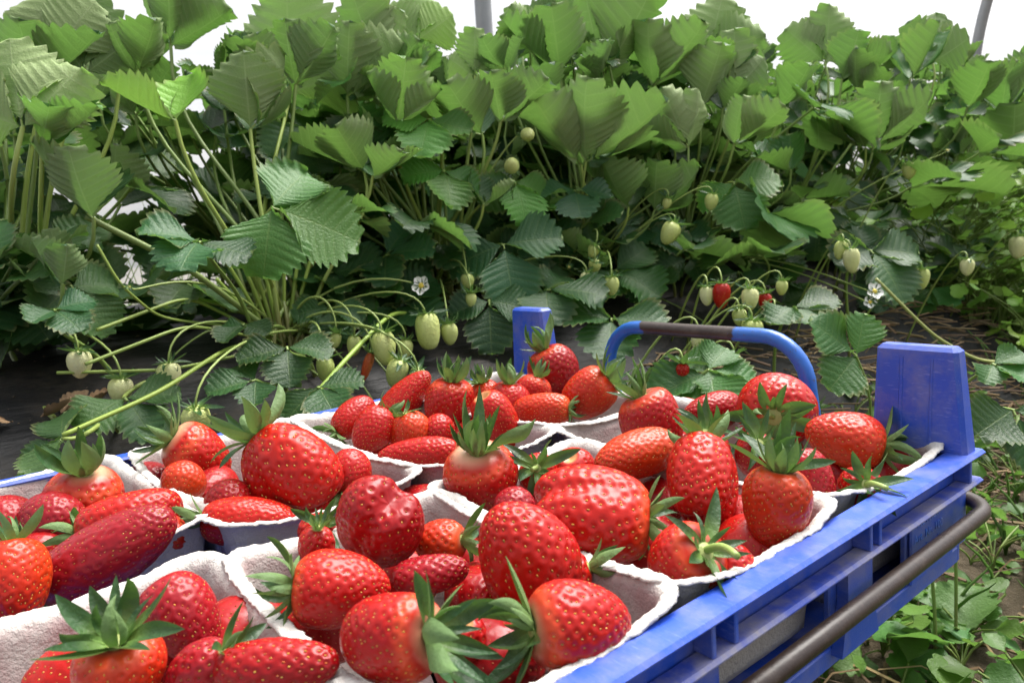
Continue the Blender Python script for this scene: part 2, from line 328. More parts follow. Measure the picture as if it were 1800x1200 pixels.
# ------------------------------------------------------------------ crate
def skew(v):   # the long side facing the path bows out a little
    v = v.copy(); v[:, 0] += -0.024 * (v[:, 1] + 0.3) * np.clip((v[:, 0] - 0.2) / 0.2, 0, 1); return v
def build_crate():
    root = empty('plastic_crate', (0.2, -0.3, -0.064)); O = np.array([0.2, -0.3, -0.064])
    tag(root, 'blue plastic harvest crate with corner posts holding the cardboard punnets', 'crate')
    X0, X1, Y0, Y1 = -0.001, 0.3985, -0.601, -0.0115
    def part(name, fn, mat=M_BLUE, parent=root, label=None, sm=False):
        b = MB(); fn(b); o = b.build(name, mat, parent, sm, O, label, skew); return o
    def floor(b):
        box(b, (X0, Y0, -0.064), (X1, Y1, -0.060))
    part('floor', floor)
    def rim(b):   # top flange all round, mitred by overlapping heights
        box(b, (X1 - 0.001, Y0 - 0.013, -0.0032), (X1 + 0.0140, Y1 + 0.008, 0.0), 0.0014)
        box(b, (X0 - 0.0135, Y0 - 0.013, -0.0032), (X0 + 0.001, Y1 + 0.012, 0.0), 0.0014)
        box(b, (X0 + 0.0012, Y1 - 0.001, -0.0034), (X1 - 0.0012, Y1 + 0.0118, -0.0002), 0.0014)
        box(b, (X0 + 0.0012, Y0 - 0.0128, -0.0034), (X1 - 0.0012, Y0 + 0.001, -0.0002), 0.0014)
    part('rim', rim)
    def lower(b):
        box(b, (X1 + 0.0035, Y0 - 0.012, -0.0185), (X1 + 0.0132, Y1 + 0.0075, -0.0155), 0.0012)
        box(b, (X0 - 0.0125, Y0 - 0.012, -0.0185), (X0 - 0.0035, Y1 + 0.011, -0.0155), 0.0012)
        box(b, (X0 - 0.0033, Y1 + 0.0032, -0.0187), (X1 + 0.0033, Y1 + 0.0108, -0.0157), 0.0012)
    part('lower_flange', lower, M_DUSTY)
    if True:
        for y in (-0.018, -0.1205, -0.129, -0.229, -0.242, -0.335, -0.348, -0.44, -0.54, -0.585):
            for s, xa in ((1, X1 + 0.0032), (-1, X0 - 0.0032)):
                xb = xa + s * 0.0085
                if s < 0: continue
                part('rib', lambda b: box(b, (min(xa, xb), y - 0.0012, -0.0156), (max(xa, xb), y + 0.0012, -0.0031), 0.0004))
    def wall(b):
        # upper band, bottom band and posts between the windows on both long sides and the two ends
        for xa, xb in ((X1, X1 + 0.0033), (X0 - 0.0033, X0)):
            box(b, (xa, Y0, -0.019), (xb, Y1, -0.0033), 0.0006)
            box(b, (xa, Y0, -0.0639), (xb, Y1, -0.055), 0.0006)
            for ya, yb in ((-0.076, -0.0), (-0.150, -0.121), (-0.262, -0.238), (-0.362, -0.332), (-0.48, -0.45), (-0.60, -0.525)):
                box(b, (xa + 0.0002, ya, -0.0551), (xb - 0.0002, yb, -0.0189), 0.0006)
        for ya, yb in ((Y1, Y1 + 0.003), (Y0 - 0.003, Y0)):
            box(b, (X0 - 0.003, ya, -0.0638), (X1 + 0.003, yb, -0.0034), 0.0006)
    part('wall', wall)
    for yc in (-0.133, -0.247, -0.346, -0.462):   # proud outer posts with widening feet beside the windows
        zz = np.linspace(-0.0188, -0.058, 9); wdt = np.where(zz > -0.035, 0.011, 0.011 + (zz + 0.035) * -0.25)
        v = []
        for z, ww in zip(zz, wdt): v += [(X1 + 0.0034, yc - ww, z), (X1 + 0.0085, yc - ww, z), (X1 + 0.0085, yc + ww, z), (X1 + 0.0034, yc + ww, z)]
        b = MB(); b.add(v, np.vstack([grid_quads(9, 4, True), [[32, 33, 34, 35]]])); b.build('side_post', M_BLUE, root, False, O, None, skew)
    for y in (-0.03, -0.56):
        part('foot', lambda b: box(b, (X1 - 0.03, y - 0.02, -0.0705), (X1 - 0.002, y + 0.02, -0.0641), 0.002))
        part('foot', lambda b: box(b, (X0 + 0.002, y - 0.02, -0.0705), (X0 + 0.03, y + 0.02, -0.0641), 0.002))
    # corner posts: tapered hollow towers
    for xa, xb, ya, yb, zt, lab in ((0.358, 0.4095, -0.0225, -0.008, 0.0555, None), (0.002, 0.052, -0.004, 0.014, 0.0625, None),
                                    (0.350, 0.4065, -0.606, -0.577, 0.0555, None), (-0.002, 0.050, -0.606, -0.577, 0.0555, None)):
        b = MB(); box(b, (xa, ya, -0.0025), (xb, yb, zt), 0.0022, (1, 1, 1), 0, (0.003, 0.0055, 0.001, 0.002))
        # two shallow raised fields on the broad face and a seam on the side
        wx = (xb - xa)
        for f0, f1 in ((0.30, 0.34), (0.62, 0.65)):
            box(b, (xa + wx * f0, ya - 0.0004, 0.001), (xa + wx * f1, ya + 0.001, zt - 0.006), 0.0003, (1, 1, 1), 0, (0.001, -0.001, 0.001, 0.0))
        b.build('corner_post', M_BLUE, root, False, O, None, skew)
    b = MB(); box(b, (X1 + 0.0034, -0.0745, -0.0545), (X1 + 0.0052, -0.0235, -0.0195), 0.0008); pan = b.build('name_panel', M_BLUE, root, False, O, None, skew)
    for k, (txt, size, y, z) in enumerate((('NL PACK', 0.0060, -0.068, -0.0262), ('Art. Nr. 100', 0.0062, -0.0715, -0.0338), ('gesetzl. gesch.', 0.0052, -0.0715, -0.0405))):
        cu = bpy.data.curves.new('lettering', 'FONT'); cu.body = txt; cu.size = size; cu.extrude = 0.0006; cu.space_character = 1.05
        to = bpy.data.objects.new('lettering', cu); C.objects.link(to)
        dg = bpy.context.evaluated_depsgraph_get(); me = bpy.data.meshes.new_from_object(to.evaluated_get(dg)); bpy.data.objects.remove(to)
        a = me.attributes.new('col', 'FLOAT_COLOR', 'POINT'); a.data.foreach_set('color', np.tile(np.array([2.6, 2.2, 1.4, 1], np.float32), len(me.vertices)))  # embossed letters tinted lighter to paint in the highlights on their relief
        me.materials.clear(); me.materials.append(M_BLUE); lo = bpy.data.objects.new('lettering', me); C.objects.link(lo); lo.parent = pan
        lo.matrix_local = Matrix(((-0.024, 0, 1, X1 - 0.0006 - O[0]), (1, 0, 0, y - O[1]), (0, 1, 0, z - O[2]), (0, 0, 0, 1)))
    return root
build_crate()

def build_carrier():
    root = empty('carrying_frame', (0.2, -0.3, -0.30)); O = np.array([0.2, -0.3, -0.30])
    tag(root, 'worn steel tube carrying frame running round the blue crate', 'carrying frame')
    def arc(c, r, a0, a1, n=8): return [(c[0] + r * math.cos(a), c[1] + r * math.sin(a)) for a in np.linspace(a0, a1, n)]
    xa, xb, ya, yb, r = -0.0165, 0.4140, -0.618, 0.0060, 0.022
    loop = [(xb, -0.3)] + [(xb, -0.15)] + arc((xb - r, yb - r), r, 0, math.pi / 2) + arc((xa + r, yb - r), r, math.pi / 2, math.pi) + arc((xa + r, ya + r), r, math.pi, 1.5 * math.pi) + arc((xb - r, ya + r), r, 1.5 * math.pi, 2 * math.pi) + [(xb, -0.3001)]
    b = MB(); P = np.array([(x, y, -0.0325) for x, y in loop]); tube(b, P, 0.0041, 14, (0, 0, 0)); b.build('tube_loop', M_TUBE, root, True, O, 'dark rusty tube with the paint worn away', skew)
    for yh in (0.018, -0.630):
        x0, x1, zt, rr = 0.109, 0.2915, 0.0485, 0.034
        pts = [(x0 - 0.004, -0.020), (x0 - 0.002, 0.0)] + [(x0 + rr - rr * math.cos(a), zt - rr + rr * math.sin(a)) for a in np.linspace(0, math.pi / 2, 9)] + [(xx, zt) for xx in np.linspace(x0 + rr + 0.008, x1 - rr - 0.008, 14)] + \
              [(x1 - rr + rr * math.sin(a), zt - rr + rr * math.cos(a)) for a in np.linspace(0, math.pi / 2, 9)] + [(x1 + 0.002, 0.0), (x1 + 0.004, -0.020)]
        P = np.array([(x, yh, z) for x, z in pts])
        s = (P[:, 0] - x0) / (x1 - x0); worn = np.clip((np.abs(s - 0.46) - 0.18) * 8, 0, 1)
        b = MB(); tube(b, P, 0.0053, 14, np.stack([worn] * 3, -1)); b.build('handle', M_TUBE, root, True, O, 'blue painted arched handle worn to brown steel in the middle')
    for y in (-0.30, -0.50):
        b = MB(); tube(b, np.array([(xa, y, -0.033), (xa + 0.002, y, -0.055), (xa + 0.03, y, -0.0765), (xb - 0.03, y, -0.0765), (xb - 0.002, y, -0.055), (xb, y, -0.033)]), 0.0045, 10, (0, 0, 0))
        b.build('cross_bar', M_TUBE, root, True, O, None, skew)
    for x in (0.05, 0.2):
        for y in (-0.302, -0.502):
            b = MB(); tube(b, np.array([(x, y, -0.078), (x, y, -0.2), (x, y, -0.302)]), 0.006, 10, (0, 0, 0)); b.build('leg', M_TUBE, root, True, O, None, skew)
build_carrier()


# ------------------------------------------------------------------ punnets
def build_punnet(cx, cy, sx, sy, rot, label, seed, zoff=0.0, arch=0.34):
    NS = 420; s = np.arange(NS) / NS * 2 * math.pi
    # rounded rectangle with chamfered corners, resampled evenly
    e = 11.0; ux = np.sign(np.cos(s)) * np.abs(np.cos(s))**(2 / e); uy = np.sign(np.sin(s)) * np.abs(np.sin(s))**(2 / e)
    P = np.stack([ux * sx / 2, uy * sy / 2], -1)
    cl = np.vstack([P, P[:1]]); ln = np.r_[0, np.cumsum(np.linalg.norm(np.diff(cl, axis=0), axis=1))]
    tt = np.linspace(0, ln[-1], NS, endpoint=False); P = np.stack([np.interp(tt, ln, cl[:, 0]), np.interp(tt, ln, cl[:, 1])], -1)
    nrm = np.gradient(np.vstack([P[-1:], P, P[:1]]), axis=0)[1:-1]; nrm = np.stack([nrm[:, 1], -nrm[:, 0]], -1); nrm /= np.linalg.norm(nrm, axis=1)[:, None]
    lx, ly = np.abs(P[:, 0]) / (sx / 2), np.abs(P[:, 1]) / (sy / 2)
    corner = np.clip((lx + ly - 1.55) / 0.4, 0, 1)
    dip = -0.0050 * (1 - corner) * (1 - np.minimum(lx, ly)**2)
    H = 0.058
    rows = []  # (inset, z fraction, inside flag, lip)
    for f in np.linspace(0, 1, 15): rows.append((0.0100 * (1 - f)**0.8 + 0.0010, -H * (1 - f), 0))
    rows += [(-0.0030, 0.0004, 0), (-0.0044, 0.0010, 0.0), (-0.0036, 0.0019, 0.0), (-0.0006, 0.0017, 0.0), (0.0014, 0.0004, 0.3)]
    for f in np.linspace(0.06, 1, 12): rows.append((0.0034 + 0.0105 * f**1.2, -(H - 0.003) * f, 1))
    rows.append((0.03, -(H - 0.003), 1))
    V = []; U = []; COL = []
    for k, (ins, z, inside) in enumerate(rows):
        fz = 1 + z / H
        zz = z + dip * np.clip(fz, 0, 1)**2
        off = np.full(NS, -ins)
        p3 = np.stack([P[:, 0] * 60, P[:, 1] * 60, zz * 60], -1)
        rimw = 1.0 if 14 <= k <= 20 else 0.35
        off = off + 0.0010 * fbm(p3 * 1.2, seed) * rimw + (0.0011 * fbm(p3 * 9, seed + 5) if 15 <= k <= 19 else 0) + (0.0011 * fbm(p3 * 0.8, seed + 2) if inside == 1 else 0)
        if 15 <= k <= 19: zz = zz + 0.0010 * fbm(p3 * 8, seed + 8)
        if inside == 0 and k < 15:      # arched recesses near one end of each long wall
            for x0 in (arch * sx, -arch * sx):
                for sg in (1, -1):
                    on = (P[:, 1] * sg > sy * 0.42); d = np.hypot((P[:, 0] - x0) / 0.0135, (z + H) / 0.036)
                    off = off - np.where(on & (d < 1), 0.007, 0) - np.where(on & (d >= 1) & (d < 1.15), 0.007 * (1.15 - d) / 0.15, 0)
        V.append(np.stack([P[:, 0] + nrm[:, 0] * off, P[:, 1] + nrm[:, 1] * off, zz], -1))
        U.append(np.tile([1.0 if inside == 1 else 0.0, 0, 0], (NS, 1)))
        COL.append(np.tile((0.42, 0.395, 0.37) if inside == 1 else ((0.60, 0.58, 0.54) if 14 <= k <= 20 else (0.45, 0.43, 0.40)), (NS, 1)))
    V = np.array(V); nr = len(rows)
    c, sn = math.cos(rot), math.sin(rot); R2 = np.array([[c, -sn], [sn, c]])
    V[..., :2] = V[..., :2] @ R2.T
    b = MB(); v = V.reshape(-1, 3); q = grid_quads(nr, NS, True)
    v = np.vstack([v, [[0, 0, -(H - 0.003)]], [[0, 0, -H]]]); j = np.arange(NS)
    t = np.concatenate([np.stack([np.full(NS, nr * NS), (nr - 1) * NS + j, (nr - 1) * NS + (j + 1) % NS], -1), np.stack([np.full(NS, nr * NS + 1), (j + 1) % NS, j], -1)])
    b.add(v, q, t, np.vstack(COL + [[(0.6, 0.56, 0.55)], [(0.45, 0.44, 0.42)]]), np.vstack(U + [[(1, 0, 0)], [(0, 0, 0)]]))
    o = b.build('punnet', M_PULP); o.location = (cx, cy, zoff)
    tag(o, label, 'punnet', 'cardboard punnets in the blue crate'); return o
PW, PH = 0.192, 0.1085
PUN = [
 (0.099, -0.0685, 0.02, 0.192, 0.106, 'cardboard punnet in the far corner by the smaller blue corner post'),
 (0.103, -0.1740, -0.012, 0.196, 0.106, 'cardboard punnet second from the far end along the plant side of the crate'),
 (0.1045, -0.2830, 0.0, 0.204, 0.109, 'cardboard punnet third from the far end, with the large heart-shaped strawberry heaped in it'),
 (0.09, -0.396, 0.12, 0.186, 0.11, 'cardboard punnet with the long dull crimson strawberry lying along its rim'),
 (0.2920, -0.0720, -0.02, 0.194, 0.112, 'cardboard punnet in the far corner at the foot of the wide blue corner post'),
 (0.3105, -0.1865, 0.012, 0.166, 0.11, 'cardboard punnet holding the biggest ridged strawberry, beside the blue rim'),
 (0.3165, -0.295, 0.0, 0.158, 0.108, 'cardboard punnet with an empty white corner pointing at the blue rim'),
 (0.31, -0.404, 0.0, 0.168, 0.106, 'cardboard punnet nearest the viewer, with bare stained inner walls'),
]
for k, (cx, cy, rt, sx, sy, lab) in enumerate(PUN): build_punnet(cx, cy, sx, sy, rt, lab, 11 + k * 7, 0.0035)


# ------------------------------------------------------------------ strawberries
REDS = {'red': ((0.32, 0.004, 0.004), (0.40, 0.011, 0.004)), 'orange': ((0.39, 0.013, 0.004), (0.45, 0.045, 0.007)), 'deep': ((0.23, 0.003, 0.005), (0.32, 0.006, 0.006)),
        'crimson': ((0.21, 0.005, 0.011), (0.30, 0.007, 0.011)), 'green': ((0.52, 0.57, 0.20), (0.44, 0.52, 0.14)), 'pale': ((0.66, 0.64, 0.36), (0.54, 0.58, 0.22)), 'halfred': ((0.55, 0.05, 0.02), (0.5, 0.2, 0.06))}
def berry_shape(D, L, kind, rng, nth, nph):
    th = np.linspace(0.0, math.pi, nth)[:, None]; ph = (np.arange(nph) / nph * 2 * math.pi)[None, :]
    k1, k2, k3 = rng.uniform(0, 6.28, 3); lump = rng.uniform(0.012, 0.040)
    def f(th, ph):
        t = th / math.pi; s = np.sin(th)
        if kind == 'conic': r = np.abs(s)**0.78 * (1.12 - 0.62 * t**1.25)
        elif kind == 'round': r = np.abs(s)**0.86 * (1.03 - 0.12 * t)
        elif kind == 'blunt': r = np.abs(s)**0.62 * (1.03 - 0.30 * t)
        elif kind == 'wedge': r = np.abs(s)**0.58 * (1.0 - 0.10 * t)
        elif kind == 'heart': r = np.abs(s)**0.72 * (0.66 + 0.62 * t - 0.12 * t * t)
        else: r = np.abs(s)**0.70 * (1.0 - 0.34 * t**1.4)          # long
        z = np.cos(th) * 0.5 + 0 * ph
        x = r * np.cos(ph) * 0.5; y = r * np.sin(ph) * 0.5
        lum = 1 + lump * np.sin(2 * ph + k1) * s + lump * 0.7 * np.sin(3 * ph + k2 + 2 * t) * s + lump * 0.5 * np.sin(5 * t + k3 + ph)
        x, y = x * lum, y * lum
        if kind in ('wedge', 'heart'):
            y = y * 0.84; z = z + 0.10 * np.exp(-(x / 0.13)**2) * np.clip(t - 0.45, 0, 1) * 2        # cleft across the tip
            y = y * (1 - 0.14 * np.exp(-(x / 0.10)**2) * np.clip(t * 1.4, 0, 1))
        z = z - 0.10 * np.exp(-(np.hypot(x, y) / 0.12)**2) * (t < 0.5)                                # hollow under the calyx
        x = x + 0.10 * math.cos(k3) * (z**2 - 0.1); y = y + 0.08 * math.sin(k1) * (z**2 - 0.1)          # slight bend
        return np.stack([x * D, y * D, z * L], -1)
    return f, th, ph
def build_berry(loc, axis, D, L, kind, col, label, white=0.0, roll=0.0, calyx=(12, 0.5, 0.5, 1.0), stalk=0.0, name='strawberry', parent=None, group='strawberries in the punnets', cat='strawberry', seed=0, lod=1.0, gloss=None, origin=None, lab_part=None):
    rng = np.random.default_rng(seed + 100)
    nth, nph = int(92 * lod), int(132 * lod)
    f, th, ph = berry_shape(D, L, kind, rng, nth, nph)
    V = f(th, ph).reshape(-1, 3)
    green = col in ('green', 'pale')
    sp = np.clip(0.105 * D, 0.0033, 0.0054) * rng.uniform(0.92, 1.08) if not green else np.clip(0.085 * D, 0.0016, 0.0032)
    area = math.pi * D * L * 0.92; ns = int(area / (0.866 * sp * sp))
    i = np.arange(ns) + 0.5; ct = 1 - 2 * i / ns; sth = np.arccos(ct) + rng.normal(0, 0.028, ns); sph = i * 2.399963 + rng.normal(0, 0.05, ns)
    keep = sth > (0.42 if white < 0.3 else 0.62); sth, sph = np.clip(sth[keep], 0, math.pi), sph[keep]
    S = f(sth, sph); e = 1e-3; Sn = np.cross(f(sth + e, sph) - S, f(sth, sph + e) - S); Sn /= np.linalg.norm(Sn, axis=1)[:, None] + 1e-12
    flip = np.sign(np.sum(Sn * S, 1)); Sn *= flip[:, None]
    St = f(sth + e, sph) - S; St /= np.linalg.norm(St, axis=1)[:, None] + 1e-12
    e2 = 1e-3; thg = np.repeat(th, nph, 1).ravel(); phg = np.tile(ph, (nth, 1)).ravel()
    Nv = np.cross(f(np.clip(thg + e2, 0, math.pi), phg) - f(np.clip(thg - e2, 0, math.pi), phg), f(thg, phg + e2) - V); ln = np.linalg.norm(Nv, axis=1)
    Nv /= ln[:, None] + 1e-15; Nv *= np.sign(np.sum(Nv * V, 1))[:, None]
    dm = np.full(len(V), 9.0)
    for a in range(0, len(S), 64): dm = np.minimum(dm, np.sqrt(((V[:, None, :] - S[None, a:a + 64, :])**2).sum(-1)).min(1))
    u = dm / sp
    dep = 0.14 * sp if not green else 0.20 * sp
    fade = np.clip((thg - 0.3) / 0.5, 0, 1) if white > 0.3 else np.clip((thg - 0.15) / 0.4, 0, 1)
    V = V + Nv * ((-np.exp(-(u / (0.30 if green else 0.25))**2) + 0.20 * np.exp(-((u - 0.50) / 0.15)**2)) * dep * fade)[:, None]
    V = V + Nv * (0.0003 * fbm(V * 110 + seed, seed))[:, None]
    # colour: tip to shoulder, own blotches, pale shoulder where it was shaded while growing
    c0, c1 = np.array(REDS[col][0]), np.array(REDS[col][1]); t = thg / math.pi
    nz = fbm(V * 45 + seed * 3.3, seed + 1) * 0.5 + 0.5
    side = 0.5 + 0.5 * np.cos(phg + rng.uniform(0, 6.28))
    m_ = np.clip(0.7 * nz + 0.6 * side - 0.25 + 0.5 * (0.5 - t), 0, 1)[:, None]
    CC = c0 * (1 - m_) + c1 * m_
    if white > 0:
        edge = 0.09 + 0.15 * white * (0.55 + 0.6 * side); wv = np.clip((edge + 0.16 * (nz - 0.5) - t) / 0.17, 0, 1)[:, None]; wv = wv * min(1, 0.40 + 0.55 * white)
        CC = CC * (1 - wv) + np.array((0.72, 0.46, 0.28)) * wv
        rg = np.clip(1 - np.abs(edge + 0.07 - t) / 0.09, 0, 1)[:, None] * 0.5; CC = CC * (1 - rg) + np.array((0.66, 0.10, 0.03)) * rg
    elif not green:
        wv = np.clip((0.10 - t) / 0.05, 0, 1)[:, None] * 0.7; CC = CC * (1 - wv) + np.array((0.62, 0.40, 0.16)) * wv
    b = MB(); b.add(V, grid_quads(nth, nph, True)[:, ::-1], None, CC)
    # seeds sitting in their dimples
    k = len(S); r0 = (0.125 if green else 0.098) * sp; la = np.array([0.35, 0.8, 1.0, 0.65]); lz = np.array([0.85, 0.45, -0.1, -0.8]); an = np.arange(6) / 6 * 2 * math.pi
    Sb = np.cross(Sn, St); ctr_ = S - Sn * dep * 0.72
    ring = []
    for a_, z_ in zip(la, lz):
        for q_ in an: ring.append(ctr_ + St * (math.cos(q_) * a_ * r0 * 1.35) + Sb * (math.sin(q_) * a_ * r0 * 0.85) + Sn * (z_ * r0 * 0.62))
    ring = np.stack(ring, 1); nq = grid_quads(4, 6, True); base = (np.arange(k) * 24)[:, None, None]
    Q = (nq[None] + base).reshape(-1, 4); top = (np.array([[0, 1, 2, 3], [0, 3, 4, 5]])[None] + base).reshape(-1, 4)
    if green: sc = np.array((0.26, 0.28, 0.06)) * rng.uniform(0.8, 1.2, (k, 1))
    else: sc = np.array((0.62, 0.36, 0.06)) * rng.uniform(0.55, 1.15, (k, 1)) * np.array([1, 1, 1]); redd = rng.random(k) < (0.25 if col in ('orange', 'red') else 0.6); sc[redd] = sc[redd] * np.array((0.8, 0.35, 0.4))
    b.add(ring.reshape(-1, 3), np.vstack([Q, top]), None, np.repeat(sc, 24, 0), None, 1)
    o = b.build(name, [M_GREEN if green else M_BERRY, M_SEED], parent)
    z = unit(axis); x = np.cross([0.3, 0.2, 1.0], z); x = unit(x); y = np.cross(z, x)
    cr, sr = math.cos(roll), math.sin(roll); x, y = x * cr + y * sr, -x * sr + y * cr
    W = np.eye(4); W[:3, 0], W[:3, 1], W[:3, 2] = x, y, z
    W[:3, 3] = np.asarray(loc) - (np.asarray(origin) if origin is not None else 0)
    if parent is not None: o.matrix_local = Matrix(W.tolist())
    else: o.matrix_world = Matrix(W.tolist()); tag(o, label, cat, group)
    if lab_part: o['label'] = lab_part
    if calyx:
        n, e0, curl, size = calyx; cb = MB(); sepals(cb, L * 0.5 - 0.065 * L, D, n, e0, curl, size, rng)
        if green: pass
        cal = cb.build('calyx', M_SEPAL, o)
        if stalk > 0:
            sb = MB(); a0 = rng.uniform(0, 6.28); h = stalk; zb = L * 0.5 - 0.09 * L
            P = bez(np.array([0, 0, zb]), np.array([0, 0, zb + h * 0.45]), np.array([0.2 * h * math.cos(a0), 0.2 * h * math.sin(a0), zb + h * 0.7]), np.array([0.5 * h * math.cos(a0), 0.5 * h * math.sin(a0), zb + h]), 9)
            tube(sb, P, np.linspace(0.0017, 0.0013, 9), 8, (0.24, 0.33, 0.08)); sb.build('stalk', M_STEM, cal)
    return o
def sepals(mb, zb, D, n, e0, curl, size, rng):
    """n pointed sepals in two rings round the calyx disc; e0 lifts them off the berry, curl bends them back"""
    ns, nw = 9, 5; n = n + 2; e0 = max(e0, 0.22)
    # disc
    a = np.arange(14) / 14 * 2 * math.pi; R0 = 0.13 * D
    dv = np.vstack([[[0, 0, zb + 0.0012]], np.stack([R0 * 0.6 * np.cos(a), R0 * 0.6 * np.sin(a), np.full(14, zb + 0.0016)], -1), np.stack([R0 * 1.15 * np.cos(a), R0 * 1.15 * np.sin(a), np.full(14, zb - 0.0006)], -1)])
    j = np.arange(14); mb.add(dv, np.stack([1 + j, 15 + j, 15 + (j + 1) % 14, 1 + (j + 1) % 14], -1), np.stack([np.zeros(14, int), 1 + j, 1 + (j + 1) % 14], -1), (0.36, 0.42, 0.14))
    for k in range(n):
        ring = k % 2; ph = (k + rng.uniform(-0.25, 0.25)) / n * 2 * math.pi
        Ls = size * (0.43 * D + 0.0045) * rng.uniform(0.65, 1.25) * (1.0 if ring == 0 else 0.85); wd = Ls * rng.uniform(0.10, 0.155) * (1.1 if ring == 0 else 0.8)
        el = e0 + (0.28 if ring else -0.1) + rng.normal(0, 0.16); cu = curl + rng.normal(0, 0.55); sw = rng.normal(0, 0.5); tw = rng.normal(0, 0.8)
        s = np.linspace(0, 1, ns); ang = el + cu * s * 1.2; ds = Ls / (ns - 1)
        rr = R0 * 0.75 + np.r_[0, np.cumsum(np.cos(ang[:-1]) * ds)]; zz = zb + np.r_[0, np.cumsum(np.sin(ang[:-1]) * ds)] + 0.0006
        side = sw * Ls * 0.25 * s**2
        wp = wd * (np.sin(np.pi * np.clip(s * 0.86 + 0.14, 0, 1)**0.9))**0.75 ; wp[-1] = 0.00005
        j = np.linspace(-1, 1, nw)
        twist = tw * s
        ct, st = np.cos(twist)[:, None], np.sin(twist)[:, None]
        lat = j[None] * wp[:, None]; fold = np.abs(j[None])**1.5 * wp[:, None] * 0.45
        l2 = lat * ct - fold * st; f2 = lat * st + fold * ct
        nr_, nz_ = -np.sin(ang)[:, None], np.cos(ang)[:, None]
        R = rr[:, None] + nr_ * f2; Z = zz[:, None] + nz_ * f2; T = l2 + side[:, None]
        x = R * math.cos(ph) - T * math.sin(ph); y = R * math.sin(ph) + T * math.cos(ph)
        g = rng.uniform(0.75, 1.25); dark = np.array((0.024, 0.066, 0.022)) * g; base = np.array((0.16, 0.27, 0.06))
        mixf = np.clip(1 - s / 0.45, 0, 1)[:, None, None]; cc = (dark * (1 - mixf) + base * mixf) * np.ones((ns, nw, 1))
        mb.add(np.stack([x, y, Z], -1), grid_quads(ns, nw)[:, ::-1], None, cc.reshape(-1, 3))

